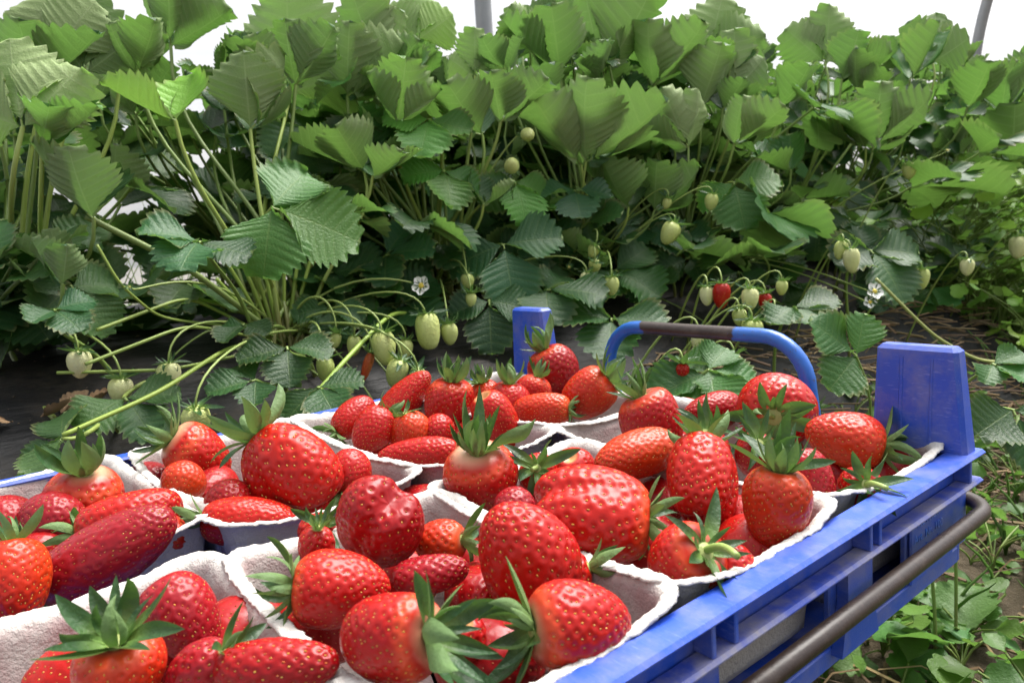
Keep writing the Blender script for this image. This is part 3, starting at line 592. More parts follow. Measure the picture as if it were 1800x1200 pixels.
# px, py = centre in the picture (1800 wide), z of the centre above the crate rim, D across and L along in picture pixels, direction of the calyx (right, up, towards viewer)
BERRIES = [
 # punnet with the dull crimson berry
 (148, 876, .006, 132, 112, (.15, .93, .30), 'round', 'red', 'round strawberry with a white shoulder below upright green sepals', dict(white=.9, calyx=(11, .75, .8, 1.1))),
 (20, 920, -.002, 100, 110, (-.6, .3, .2), 'round', 'crimson', 'dull red strawberry cut by the photo edge, above the orange-red one', dict()),
 (92, 915, .000, 104, 112, (.5, -.1, .1), 'round', 'crimson', 'dull crimson strawberry in front of the white-shouldered one, half covered by a green calyx', dict()),
 (230, 915, .004, 125, 175, (-.93, -.30, .3), 'long', 'red', 'bright red strawberry lying behind the long dull crimson one, its calyx between the two', dict(calyx=(9, .5, .9, .9))),
 (192, 972, .020, 142, 250, (-.84, -.52, .12), 'long', 'crimson', 'long dull crimson strawberry lying across the punnet rim', dict(white=.35, calyx=(9, .2, .5, .9))),
 (22, 1030, .018, 135, 165, (-.2, .9, -.3), 'conic', 'orange', 'orange-red strawberry cut by the photo edge, in front of the dull crimson ones', dict(calyx=(9, .6, .8, .9))),
 (297, 936, -.004, 62, 80, (-.4, .2, -.3), 'round', 'orange', 'small orange strawberry half hidden between the long crimson one and the punnet wall', dict(calyx=None)),
 # punnet with the large heart
 (350, 800, .006, 112, 118, (-.62, .50, .35), 'conic', 'red', 'strawberry with a white flank and shaggy calyx, close to the blue rim', dict(white=1.0, calyx=(12, .5, .7, 1.15))),
 (322, 848, .004, 78, 78, (.2, -.7, -.2), 'round', 'orange', 'small round orange-red strawberry below the white-flanked one', dict(calyx=None)),
 (402, 888, .004, 90, 95, (-.4, -.6, -.3), 'round', 'deep', 'dark red strawberry behind the kidney-shaped one', dict(calyx=None)),
 (440, 916, .010, 98, 168, (-.94, .05, .15), 'long', 'red', 'kidney-shaped bright red strawberry in front of the large heart-shaped one', dict(calyx=(9, .9, .8, 1.0))),
 (508, 828, .034, 178, 185, (-.66, .70, -.10), 'heart', 'red', 'large heart-shaped strawberry heaped on top, with a shaggy calyx at its upper corner', dict(calyx=(13, .5, .55, .95), roll=1.35)),
 (614, 830, .006, 80, 84, (-.1, -.75, .4), 'round', 'red', 'small red strawberry to the right behind the large heart-shaped one', dict(calyx=(8, .4, .6, 1.0), stalk=.012)),
 (558, 935, .000, 70, 70, (.3, .4, .5), 'round', 'red', 'mostly hidden small strawberry with green sepals, right under the large heart-shaped one', dict(calyx=(8, .5, .5, 1.1))),
 # second punnet on the plant side
 (655, 757, .016, 84, 86, (.45, .55, -.60), 'conic', 'red', 'small conical strawberry pointing at the viewer, on the near rim of the second punnet', dict(calyx=(9, .3, .2, .9))),
 (622, 733, .006, 62, 92, (-.55, -.55, .5), 'round', 'red', 'flat red strawberry behind the small conical one, with its calyx spread on the rim', dict(calyx=(9, .3, .4, 1.1))),
 (712, 702, .014, 74, 128, (-.62, -.72, .0), 'conic', 'red', 'long strawberry standing on end with its tip up, above the plant-side rim', dict(calyx=None)),
 (790, 715, .016, 98, 100, (.10, .95, .18), 'blunt', 'red', 'strawberry with a tall upright calyx in the middle of the second punnet', dict(white=.15, calyx=(12, .75, .55, 1.05))),
 (722, 760, .006, 76, 76, (-.3, .75, .1), 'round', 'orange', 'small orange-red strawberry wedged below the strawberry standing on end', dict(calyx=(7, .3, .5, .8))),
 (735, 798, .006, 66, 145, (.95, .10, .05), 'long', 'red', 'long flat strawberry along the near rim of the second punnet', dict(calyx=None)),
 (770, 757, .004, 60, 60, (.2, .4, -.5), 'round', 'red', 'small red strawberry just left of the big dark calyx', dict(calyx=None)),
 (878, 744, .008, 84, 128, (-.45, .75, .3), 'conic', 'red', 'conical strawberry sloping down to the right-hand end of the second punnet', dict(calyx=None)),
 # far corner punnet
 (973, 650, .044, 92, 88, (-.42, .84, .12), 'round', 'deep', 'glossy dark red strawberry on top in front of the narrow blue corner post', dict(calyx=(13, .75, .75, 1.1), white=.1)),
 (1034, 692, .026, 94, 98, (.72, .58, .22), 'blunt', 'orange', 'orange strawberry with a creamy white shoulder under the glossy dark one', dict(white=.8, calyx=(11, .35, .7, 1.2))),
 (950, 720, .010, 66, 112, (.94, .05, .3), 'long', 'orange', 'flat orange-red strawberry lying along the near rim of the far corner punnet', dict(white=.15, calyx=(9, .5, .6, .9))),
 (893, 712, .012, 84, 84, (.05, .92, .1), 'round', 'red', 'red strawberry with curled dark sepals left of the glossy dark one', dict(calyx=(11, .8, .9, 1.0))),
 (935, 692, .012, 66, 70, (.3, .88, .1), 'round', 'red', 'small red strawberry tucked under the glossy dark one', dict(calyx=(8, .8, .6, .9), white=.3)),
 (856, 700, .010, 62, 66, (-.25, .85, .2), 'round', 'orange', 'strawberry showing little but its curled calyx beside the upright-calyx one', dict(calyx=(11, .5, .8, 1.1))),
 # far corner by the wide post
 (1147, 742, .020, 122, 112, (-.42, .85, .05), 'blunt', 'deep', 'dark red strawberry with a broad pale-based calyx standing above the orange elongated one', dict(calyx=(9, .95, .35, 1.1), white=.12)),
 (1118, 800, .030, 100, 162, (.88, .22, -.35), 'long', 'orange', 'smooth elongated orange strawberry with its thick end to the left', dict(calyx=None, white=.1)),
 (1252, 722, .012, 74, 112, (.75, .1, -.2), 'conic', 'deep', 'dark red strawberry partly behind the open star-shaped calyx', dict(calyx=None)),
 (1366, 722, .030, 138, 128, (-.42, -.10, .88), 'round', 'red', 'big strawberry showing its calyx as an open star towards the viewer', dict(calyx=(11, .10, .35, 1.05), stalk=.006)),
 (1484, 770, .022, 112, 132, (.90, -.22, .25), 'conic', 'orange', 'glossy orange-red strawberry lying at the foot of the wide corner post', dict(calyx=(11, .6, .5, 1.35))),
 (1512, 862, .006, 84, 92, (-.15, .42, .88), 'round', 'red', 'small strawberry with a pale stalk on its flat calyx, close to the blue rim', dict(calyx=(9, .05, .25, 1.2), stalk=.014)),
 (1425, 846, .010, 96, 112, (-.3, .7, -.4), 'conic', 'crimson', 'pinkish crimson strawberry wedged between the round hanging one and the stalked one', dict(calyx=None)),
 (1240, 792, .006, 84, 84, (-.1, .8, .4), 'round', 'deep', 'strawberry lost under dark sepals behind the lobed one', dict(calyx=(10, .6, .6, 1.3))),
 (1330, 800, .004, 80, 80, (-.1, .5, .5), 'round', 'deep', 'shaded strawberry under the open star-shaped calyx', dict(calyx=(8, .4, .4, 1.2))),
 # punnet of the biggest berry
 (845, 836, .020, 134, 118, (-.05, .86, .50), 'round', 'red', 'round strawberry with a white shoulder under a big dark curled calyx', dict(white=1.0, calyx=(14, .85, .70, 1.25))),
 (1036, 903, .026, 190, 216, (.96, -.08, .16), 'wedge', 'red', 'biggest strawberry, broad and ridged, lying with its calyx to the right', dict(calyx=(12, .45, .3, .72), roll=.5, white=.05)),
 (1236, 846, .024, 152, 165, (.15, .75, -.60), 'wedge', 'red', 'lobed strawberry with a bulging front left of the round orange-red one', dict(calyx=(9, .5, .6, .9), roll=.9)),
 (1364, 893, .030, 136, 148, (.06, .97, .16), 'conic', 'orange', 'plump orange-red strawberry hanging tip down with a tall calyx, at the blue rim', dict(calyx=(13, .70, .50, 1.2), white=.06)),
 (1205, 988, .020, 150, 128, (.40, .52, .68), 'blunt', 'red', 'dull-cheeked strawberry with a long stalk pointing right, at the near corner of its punnet', dict(white=.3, calyx=(9, .15, .4, 1.1), stalk=.022)),
 (1292, 1003, .006, 84, 96, (.1, .3, -.4), 'round', 'red', 'small red strawberry under the long stalk, against the rim', dict(calyx=None)),
 (1008, 828, .006, 84, 80, (-.2, .6, .5), 'round', 'red', 'small red strawberry behind the biggest one', dict(calyx=None)),
 (948, 834, .008, 76, 76, (-.15, .45, .85), 'round', 'red', 'strawberry turned calyx first to the viewer between the white-shouldered and the biggest one', dict(calyx=(10, .35, .4, 1.35), stalk=.006)),
 (905, 893, .000, 76, 76, (.1, .2, -.6), 'round', 'crimson', 'dark red strawberry in the gap below the round white-shouldered one', dict(calyx=None)),
 # punnet with the white corner
 (922, 972, .030, 196, 206, (.42, -.80, -.30), 'conic', 'red', 'large triangular strawberry with its blunt tip up, in the middle of the near punnet', dict(calyx=None, roll=.4)),
 (1018, 1096, .024, 178, 190, (-.93, .02, .30), 'conic', 'red', 'conical strawberry pointing right with a white collar and dark calyx on its left', dict(white=.55, calyx=(13, .45, .55, 1.05))),
 (688, 1118, .030, 172, 185, (.84, .20, .44), 'blunt', 'red', 'blunt strawberry with a white patch facing its dark calyx on the right', dict(white=.85, calyx=(13, .50, .65, 1.3))),
 (600, 1034, .020, 150, 172, (-.95, .06, .18), 'conic', 'red', 'conical strawberry pointing right with a bushy calyx against the punnet wall', dict(calyx=(13, .25, .75, 1.05), white=.06)),
 (668, 915, .050, 170, 158, (-.35, -.60, -.65), 'wedge', 'deep', 'broad dented strawberry on top of the heap, its calyx turned away', dict(calyx=None, roll=.6)),
 (775, 952, .010, 84, 92, (.90, .16, .32), 'round', 'orange', 'small strawberry with upright sepals on its right, below the dented one', dict(calyx=(8, .6, .3, 1.1), white=.3)),
 (758, 1008, .010, 80, 135, (-.6, -.1, .0), 'long', 'crimson', 'dark flat strawberry below the broad dented one', dict(calyx=None)),
 (812, 1120, -.004, 90, 90, (.1, .4, .3), 'round', 'deep', 'strawberry in deep shade between the two dark calyxes', dict(calyx=None)),
 (1000, 1010, .000, 80, 84, (.85, .35, .1), 'round', 'red', 'strawberry hidden but for one dark sepal by the bare white corner', dict(calyx=(7, .8, .3, 1.2))),
 (556, 958, .006, 66, 70, (.1, .75, .2), 'round', 'red', 'small strawberry with one short green sepal at the punnet corner', dict(calyx=(6, .9, .4, 1.0))),
 # nearest punnet
 (212, 1182, .016, 168, 146, (.06, .93, .32), 'conic', 'orange', 'orange-red strawberry with a tall spread calyx in the nearest punnet', dict(calyx=(13, .62, .35, 1.2), white=.08)),
 (322, 1088, .006, 140, 165, (-.60, .70, -.2), 'conic', 'crimson', 'dark red strawberry leaning on the bare back wall of the nearest punnet', dict(calyx=None)),
 (352, 1178, .010, 100, 130, (.75, .55, .15), 'round', 'crimson', 'dark crimson strawberry with one folded green sepal in the nearest punnet', dict(calyx=(7, .85, .1, 1.1))),
 (488, 1172, .016, 112, 225, (-.96, -.12, -.1), 'long', 'deep', 'long finger-like dark strawberry lying in the nearest punnet', dict(calyx=None)),
]
ZFIX = {4: .003, 5: .003, 10: -.004, 33: -.004, 41: .000, 42: -.004, 47: .004, 40: .007}   # heights that keep the rim berries inside their punnets
for k, (px, py, z, D, L, ax, kind, col, lab, kw) in enumerate(BERRIES):
    P = at_plane(px, py, 2, ZFIX.get(k, 0.4 * z - 0.002)); sc = depth_of(P) / F
    kw = dict(kw); kw.setdefault('roll', RNG.uniform(0, 6))
    build_berry(P, camdir(ax), D * sc, L * sc, kind, col, lab, seed=k, lod=1.0 if max(D, L) > 88 else 0.8, **kw)
    #DBG print('B', k, np.round(P, 3), round(D * sc * 1000), round(L * sc * 1000))
# the lower layer, showing in the gaps between the upper ones
UNDER = [
 (262, 850, 'crimson', 'between the white-shouldered one and the punnet wall'), (75, 985, 'deep', 'at the photo edge, between the dull crimson ones'), (150, 925, 'deep', 'directly below the round white-shouldered one'),
 (370, 860, 'deep', 'between the small orange one and the white-flanked one'), (600, 880, 'red', 'at the right foot of the large heart-shaped one'), (300, 880, 'deep', 'left of the kidney-shaped one, by the punnet wall'), (540, 905, 'deep', 'below the right tip of the kidney-shaped one'),
 (690, 775, 'deep', 'below the small conical one of the second punnet'), (835, 770, 'deep', 'behind the big dark curled calyx'), (820, 728, 'deep', 'between the upright-calyx one and the sloping one'), (660, 800, 'red', 'along the near rim left of the long flat one'),
 (1000, 715, 'deep', 'between the flat orange-red one and the creamy-shouldered one'), (915, 735, 'red', 'at the near rim below the curled dark sepals'),
 (1190, 800, 'deep', 'right of the elongated orange one'), (1300, 760, 'deep', 'left of the open star-shaped calyx'), (1420, 790, 'deep', 'between the open star and the glossy orange-red one'), (1560, 840, 'deep', 'in the last corner by the wide post'), (1470, 830, 'deep', 'behind the stalked one'), (1200, 740, 'red', 'between the two dark red ones of the far punnet'),
 (1140, 960, 'deep', 'below the calyx of the biggest one'), (1300, 930, 'deep', 'between the lobed one and the plump hanging one'), (1160, 880, 'deep', 'above the calyx of the biggest one'), (1320, 975, 'red', 'below the plump hanging one, behind the stalk'), (960, 870, 'deep', 'left of the biggest one'), (1400, 940, 'crimson', 'under the plump hanging one, by the near rim'),
 (850, 1050, 'deep', 'below the large triangular one'), (700, 1010, 'deep', 'behind the blunt white-patched one'), (640, 975, 'deep', 'under the broad dented one on top'), (860, 1160, 'deep', 'at the bottom edge between the facing calyxes'), (820, 985, 'deep', 'left flank of the large triangular one'), (570, 1100, 'deep', 'below the conical bushy-calyxed one'), (960, 1030, 'deep', 'between the triangular and the white-collared one'), (740, 900, 'deep', 'right behind the broad dented one'),
 (280, 1150, 'deep', 'between the tall-calyx one and the leaning dark one'), (420, 1130, 'deep', 'beside the folded green sepal'), (140, 1195, 'red', 'left of the tall-calyx one, cut by the bottom edge'), (410, 1195, 'deep', 'at the bottom edge under the finger-like one'),
]
ur = np.random.default_rng(77)
for k, (px, py, col, lab) in enumerate(UNDER):
    P = at_plane(px, py, 2, -0.018); D = ur.uniform(.030, .037); a = ur.uniform(0, 6.28)
    build_berry(P, np.array([math.cos(a), math.sin(a), ur.uniform(-.6, .1)]), D, D * ur.uniform(1.0, 1.25), ['conic', 'round', 'blunt'][k % 3], col, 'lower-layer strawberry ' + lab, seed=300 + k, lod=.6, calyx=None, roll=a)


# ------------------------------------------------------------------ strawberry plants
def leaflet(L, W, fold, bend, rng, teeth=8, nj=6, lod=4):
    """one toothed, pleated leaflet along +y, upper face +z; returns vertices, quads, uvw (x across, y counts veins)"""
    n = teeth * lod + 1; s = np.linspace(0.0, 1, n)
    xo = W * np.maximum(np.sin(np.pi * s**1.06), 0)**0.58 * (0.25 + 0.75 * np.clip(s / 0.42, 0, 1)**0.8); yo = L * (0.02 + 0.98 * s**0.93)
    ym = L * np.clip(s - 0.19 * np.sin(np.pi * s), 0, 1); ym[-1] = L * 0.985
    tau = (s * teeth) % 1.0; tooth = (1 - np.abs(2 * tau - 1)**1.3)
    j = np.linspace(-1, 1, 2 * nj + 1); au = np.abs(j)[None]
    X = np.sign(j)[None] * xo[:, None] * au; Y = ym[:, None] + (yo - ym)[:, None] * au**1.15
    wgt = np.clip((au - 0.72) / 0.28, 0, 1)
    dx, dy = xo, (yo - ym) + 0.25 * L; dl = np.hypot(dx, dy) + 1e-9; amp = 0.092 * L * (0.35 + 0.65 * np.clip(s * 3, 0, 1))
    off = (tooth - 0.55) * amp
    X = X + np.sign(j)[None] * (off * dx / dl)[:, None] * wgt; Y = Y + (off * dy / dl)[:, None] * wgt
    pl = 0.0085 * L * np.cos(2 * np.pi * tau)[:, None] * np.minimum(au * 2.2, 1) * (0.45 + 0.55 * au)
    k = rng.uniform(0, 6.28, 3)
    Z = pl + 0.045 * L * np.sin(6 * Y / L + k[0]) * au**2 * np.sign(j)[None] + 0.045 * L * np.sin(7 * Y / L + k[1] + np.sign(j)[None]) * au**2 + 0.02 * L * np.sin(13 * Y / L + k[2]) * au**3
    f0 = fold * 0.45; phi = fold * 1.5 * np.abs(X) / W + 1e-6; ax_, az_ = np.abs(X) * np.sin(phi) / phi, np.abs(X) * (1 - np.cos(phi)) / phi     # the blade rises in an arc from the midrib
    a2 = f0 + phi; hx = np.sign(j)[None] * (ax_ * math.cos(f0) - az_ * math.sin(f0) - Z * np.sin(a2)); hz = ax_ * math.sin(f0) + az_ * math.cos(f0) + Z * np.cos(a2)
    R = L / bend if abs(bend) > 1e-3 else 1e6
    y2 = (R - hz) * np.sin(Y / R); z2 = R - (R - hz) * np.cos(Y / R)
    V = np.stack([hx, y2, z2], -1).reshape(-1, 3)
    U = np.stack([np.tile(j, (n, 1)), np.tile((s * teeth)[:, None], (1, 2 * nj + 1)), 0 * X], -1).reshape(-1, 3)
    return V, grid_quads(n, 2 * nj + 1), U
LEAFCOL = {'dark': (0.017, 0.056, 0.015), 'mid': (0.030, 0.098, 0.020), 'light': (0.062, 0.175, 0.028), 'lime': (0.16, 0.31, 0.045), 'blue': (0.020, 0.066, 0.024), 'grey': (0.040, 0.092, 0.030)}  # dark is a deep green lowered further to paint in shade below the canopy
def add_leaf(mb, sm, J, cdir, ndir, size, col, rng, cup=0.5, fold=0.45, bend=0.3, spread=1.25, side=0.9, lod=4, sub=True):
    """a three-part leaf at joint J: middle leaflet along cdir, upper face towards ndir"""
    z = unit(ndir); y = np.asarray(cdir, float); y = unit(y - z * (y @ z)); x = np.cross(y, z)
    B = np.stack([x, y, z], 1); pale = rng.uniform(.45, .95)
    for az, sc in ((0, 1.0), (spread + rng.normal(0, 0.1), side), (-spread + rng.normal(0, 0.1), side)):
        L = size * sc * rng.uniform(0.93, 1.05)
        V, Q, U = leaflet(L, L * rng.uniform(0.48, 0.58), fold + rng.normal(0, 0.08), bend + rng.normal(0, 0.15), rng, int(rng.integers(9, 12)), 6 if lod > 3 else 4, lod)
        pet = 0.05 * size * (1.8 if az == 0 else 0.5)
        V = V + [0, pet, 0]; U[:, 2] = pale
        lift = cup + rng.normal(0, 0.12); c, s = math.cos(lift), math.sin(lift)
        V = np.stack([V[:, 0], V[:, 1] * c - V[:, 2] * s, V[:, 1] * s + V[:, 2] * c], -1)
        c, s = math.cos(az), math.sin(az); V = np.stack([V[:, 0] * c - V[:, 1] * s, V[:, 0] * s + V[:, 1] * c, V[:, 2]], -1)
        cc = np.array(col) * rng.uniform(0.8, 1.65) * np.array([rng.uniform(0.88, 1.12), 1, rng.uniform(0.85, 1.15)])
        cc = np.tile(cc, (len(V), 1)); edge = np.clip((np.abs(U[:, 0]) - 0.86) / 0.14, 0, 1)[:, None] * rng.choice([0, 0.25, 0.6]); cc = cc * (1 - edge) + np.array((0.22, 0.20, 0.08)) * edge
        mb.add(V @ B.T + J, Q, None, cc, U)
        if sub: tube(sm, np.array([[0, 0, 0], [math.cos(az + 1.5708) * pet * math.cos(lift), math.sin(az + 1.5708) * pet * math.cos(lift), pet * math.sin(lift)]]) @ B.T + J, 0.0011, 6, (0.22, 0.31, 0.08), cap=False)

def ground_z(x, y): return float(gz(np.array([x]), np.array([y]))[0]) + 0.006
FRONT = [(-.40, -.36), (-.27, -.12), (-.34, .14), (-.30, .40), (-.33, .66), (-.30, .94), (-.34, 1.25), (-.30, 1.60), (-.33, 2.05), (-.30, 2.6), (-.34, 3.3)]
BACK = [(-.66, -.46), (-.64, -.02), (-.66, .38), (-.63, .85), (-.66, 1.4), (-.63, 2.1)]
PLANT_LABELS = [
 'strawberry plant cut by the photo edge, with thick pale stalks and a pale berry below',
 'strawberry plant with the big bright green leaf and upright stalks on bare black film',
 'strawberry plant whose cluster of plump green berries hangs over the black film near the crate',
 'strawberry plant with large dark leaves drooping just behind the narrow blue corner post',
 'strawberry plant with small green berries and a big upright leaf above the crate handle',
 'strawberry plant with hanging green berries between the handle and the wide corner post, further back',
 'strawberry plant with reddening berries low down, seen over the arched handle',
 'strawberry plant with a pair of pale berries, above and behind the wide blue corner post',
 'strawberry plant rising over the light green weeds, with one round green berry',
 'strawberry plant leaning over the weeds near the far end of the row in view',
 'strawberry plant at the far end of the row in view, small in the distance',
 'back-row strawberry plant with tall pale backlit leaves in the top corner of the photo',
 'back-row strawberry plant with tall leaves above the plant with the big bright green leaf',
 'back-row strawberry plant whose leaves stand in front of the straight steel hoop',
 'back-row strawberry plant with the tallest dark leaf bunch, beyond the straight hoop',
 'back-row strawberry plant whose single upright leaf sticks out against the white film',
 'back-row strawberry plant with leaves just below the leaning steel hoop']
PLANTS = []
for k, (x, y) in enumerate(FRONT + BACK):
    z = ground_z(x, y); r = empty('strawberry_plant', (x, y, z)); tag(r, PLANT_LABELS[k], 'strawberry plant', 'strawberry plants in the row')
    PLANTS.append(dict(o=r, p=np.array([x, y, z]), leaf=MB(), stem=MB(), nf=0))
def nearest(P, back=None):
    best = None
    for k, pl in enumerate(PLANTS):
        if back is False and k >= len(FRONT): continue
        if back is True and k < len(FRONT): continue
        d = (pl['p'][0] - P[0])**2 * 0.6 + (pl['p'][1] - P[1])**2
        if best is None or d < best[0]: best = (d, k)
    return PLANTS[best[1]]
def petiole(pl, J, tang, rng, r=0.0021, col=None):
    p0 = pl['p'] + np.array([rng.normal(0, .018), rng.normal(0, .018), -0.004])
    if J[0] > -.19 and J[2] < .12: p0 = np.array([J[0] - .06, J[1] + .05, 0]); p0[2] = ground_z(p0[0], p0[1]) - .004
    h = J[2] - p0[2]; d = np.linalg.norm(J - p0)
    p1 = p0 + np.array([0, 0, 0.45 * d]) + (J - p0) * np.array([0.12, 0.12, 0]); p2 = J - unit(tang) * 0.35 * d
    p2[2] = max(p2[2], p0[2] + 0.01)
    if J[0] > .15: r = .0013
    c = np.array(col or (0.17, 0.25, 0.055)) * rng.uniform(0.75, 1.2); P = bez(p0, p1, p2, J, 12)
    cc = np.linspace(0.8, 1.15, 12)[:, None] * c; cc[:2] = cc[:2] * 0.6 + np.array((0.16, 0.07, 0.04)) * 0.4
    tube(pl['stem'], P, np.linspace(r * 1.25, r * 0.85, 12), 7, cc, cap=False)

def front_x(px): return float(np.interp(px, [0, 900, 1300, 1700], [-.27, -.27, -.18, -.06]))
# joint px, py, leaflet px, kind, colour, lean (right +), dx behind the front of the row
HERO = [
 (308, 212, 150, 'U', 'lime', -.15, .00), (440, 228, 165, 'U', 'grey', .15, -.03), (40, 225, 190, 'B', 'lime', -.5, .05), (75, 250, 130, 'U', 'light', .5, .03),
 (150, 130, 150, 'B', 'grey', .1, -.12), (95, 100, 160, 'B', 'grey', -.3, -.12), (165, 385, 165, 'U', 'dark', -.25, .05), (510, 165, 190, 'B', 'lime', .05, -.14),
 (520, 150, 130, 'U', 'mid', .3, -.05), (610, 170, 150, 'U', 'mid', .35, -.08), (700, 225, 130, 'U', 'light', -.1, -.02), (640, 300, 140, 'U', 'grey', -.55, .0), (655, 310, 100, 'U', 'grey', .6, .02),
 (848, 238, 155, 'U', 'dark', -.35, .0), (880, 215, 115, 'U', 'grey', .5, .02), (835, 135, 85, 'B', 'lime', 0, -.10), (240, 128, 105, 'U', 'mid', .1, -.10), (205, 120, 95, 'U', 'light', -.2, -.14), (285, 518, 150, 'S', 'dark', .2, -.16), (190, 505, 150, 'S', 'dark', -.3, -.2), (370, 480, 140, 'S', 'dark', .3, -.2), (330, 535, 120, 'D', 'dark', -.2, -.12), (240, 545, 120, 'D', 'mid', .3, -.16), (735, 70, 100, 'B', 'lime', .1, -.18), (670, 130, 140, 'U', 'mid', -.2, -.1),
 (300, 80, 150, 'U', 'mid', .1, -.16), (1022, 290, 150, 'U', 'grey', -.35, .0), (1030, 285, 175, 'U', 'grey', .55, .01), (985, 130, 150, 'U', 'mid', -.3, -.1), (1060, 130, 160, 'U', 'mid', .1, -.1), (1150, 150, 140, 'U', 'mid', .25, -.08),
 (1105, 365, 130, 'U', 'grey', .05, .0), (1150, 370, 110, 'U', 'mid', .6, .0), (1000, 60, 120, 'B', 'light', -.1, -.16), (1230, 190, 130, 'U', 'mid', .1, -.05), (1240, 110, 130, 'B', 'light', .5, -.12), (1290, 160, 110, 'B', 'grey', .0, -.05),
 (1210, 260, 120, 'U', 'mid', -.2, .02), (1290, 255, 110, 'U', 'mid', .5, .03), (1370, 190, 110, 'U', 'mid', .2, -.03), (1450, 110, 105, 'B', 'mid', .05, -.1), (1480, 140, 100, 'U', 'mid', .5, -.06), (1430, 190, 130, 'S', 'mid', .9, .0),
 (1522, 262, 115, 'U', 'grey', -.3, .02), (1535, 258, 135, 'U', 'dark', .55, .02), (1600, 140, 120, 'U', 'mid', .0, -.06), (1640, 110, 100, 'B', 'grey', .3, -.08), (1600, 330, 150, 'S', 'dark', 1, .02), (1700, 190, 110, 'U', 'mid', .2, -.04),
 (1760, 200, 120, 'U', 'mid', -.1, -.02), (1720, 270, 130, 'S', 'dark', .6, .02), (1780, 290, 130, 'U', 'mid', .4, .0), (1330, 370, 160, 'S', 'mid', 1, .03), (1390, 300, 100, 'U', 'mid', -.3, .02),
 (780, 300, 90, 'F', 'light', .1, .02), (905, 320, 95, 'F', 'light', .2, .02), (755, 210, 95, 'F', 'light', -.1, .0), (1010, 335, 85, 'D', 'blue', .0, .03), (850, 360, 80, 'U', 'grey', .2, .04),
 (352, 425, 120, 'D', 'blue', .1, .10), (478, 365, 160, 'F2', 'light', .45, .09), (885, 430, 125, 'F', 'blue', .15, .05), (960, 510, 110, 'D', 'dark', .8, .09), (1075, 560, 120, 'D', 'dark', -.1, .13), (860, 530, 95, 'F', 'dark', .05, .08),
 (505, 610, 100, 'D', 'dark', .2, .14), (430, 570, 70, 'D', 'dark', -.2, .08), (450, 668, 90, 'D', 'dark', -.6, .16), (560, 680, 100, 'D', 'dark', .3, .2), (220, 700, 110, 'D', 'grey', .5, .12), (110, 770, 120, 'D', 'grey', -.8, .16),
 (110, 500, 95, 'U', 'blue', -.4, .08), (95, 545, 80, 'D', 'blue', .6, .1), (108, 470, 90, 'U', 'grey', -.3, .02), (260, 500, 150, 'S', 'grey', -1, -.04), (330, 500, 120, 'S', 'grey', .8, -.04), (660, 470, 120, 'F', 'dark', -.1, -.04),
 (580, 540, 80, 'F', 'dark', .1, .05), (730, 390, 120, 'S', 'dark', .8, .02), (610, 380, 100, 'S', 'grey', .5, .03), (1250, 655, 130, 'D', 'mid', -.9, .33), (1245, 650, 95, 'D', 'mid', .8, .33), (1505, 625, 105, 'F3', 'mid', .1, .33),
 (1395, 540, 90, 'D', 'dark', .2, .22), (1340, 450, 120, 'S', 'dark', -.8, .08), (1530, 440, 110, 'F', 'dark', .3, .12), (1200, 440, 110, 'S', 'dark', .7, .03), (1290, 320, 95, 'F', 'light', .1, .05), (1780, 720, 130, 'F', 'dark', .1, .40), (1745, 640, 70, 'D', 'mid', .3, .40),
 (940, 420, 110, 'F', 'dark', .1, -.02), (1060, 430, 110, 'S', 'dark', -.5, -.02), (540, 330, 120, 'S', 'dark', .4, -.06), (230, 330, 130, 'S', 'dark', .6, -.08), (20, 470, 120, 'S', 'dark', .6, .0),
]
def orient(kind, lean, rng):
    a = lean
    if kind == 'U': n = (a * 0.45 + rng.normal(0, .12), 0.90, rng.uniform(-.35, .25)); c = (a + rng.normal(0, .15), 0.4, rng.uniform(-.2, .5)); k = dict(cup=rng.uniform(.55, .85), fold=.5, bend=.35)
    elif kind == 'B': n = (a * 0.3, 0.42, -0.85); c = (a * .5, 1.0, 0.1); k = dict(cup=.35, fold=.28, bend=.3, spread=1.0)
    elif kind == 'F': n = (a * .6 + rng.normal(0, .15), 0.55, 0.8); c = (a, -0.9, 0.35); k = dict(cup=.05, fold=.25, bend=-.45)
    elif kind == 'F2': n = (.25, 0.42, 0.86); c = (1.0, -0.05, .25); k = dict(cup=.0, fold=.2, bend=-.4, spread=1.45)
    elif kind == 'F3': n = (.1, 0.5, 0.85); c = (-.9, .75, .1); k = dict(cup=.2, fold=.15, bend=-.15, spread=1.5)
    elif kind == 'D': n = (a * .25 + rng.normal(0, .12), 0.80, 0.55); c = (a, -0.15, 0.75 * (1 - abs(a)) + .05); k = dict(cup=.12, fold=.22, bend=-.35)
    else: n = (a * .25 + rng.normal(0, .15), .85, .05); c = (a, -.1, .3); k = dict(cup=.1, fold=.35, bend=-.5)
    return camdir(n), camdir(c), k
lr = np.random.default_rng(5)
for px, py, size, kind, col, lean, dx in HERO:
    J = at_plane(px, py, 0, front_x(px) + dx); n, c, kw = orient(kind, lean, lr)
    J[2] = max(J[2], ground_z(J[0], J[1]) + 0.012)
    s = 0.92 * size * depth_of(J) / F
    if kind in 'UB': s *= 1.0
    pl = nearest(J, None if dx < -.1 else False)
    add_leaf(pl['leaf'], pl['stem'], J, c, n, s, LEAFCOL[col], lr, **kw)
    petiole(pl, J, (n * .7 + np.array([0, 0, .6])) if kind in ('U', 'B') else np.array([0, 0, 1.]) * .5 + c * .6, lr, 0.0024 if py < 260 else 0.002, (0.26, 0.34, 0.07) if col in ('lime', 'light', 'grey') else None)
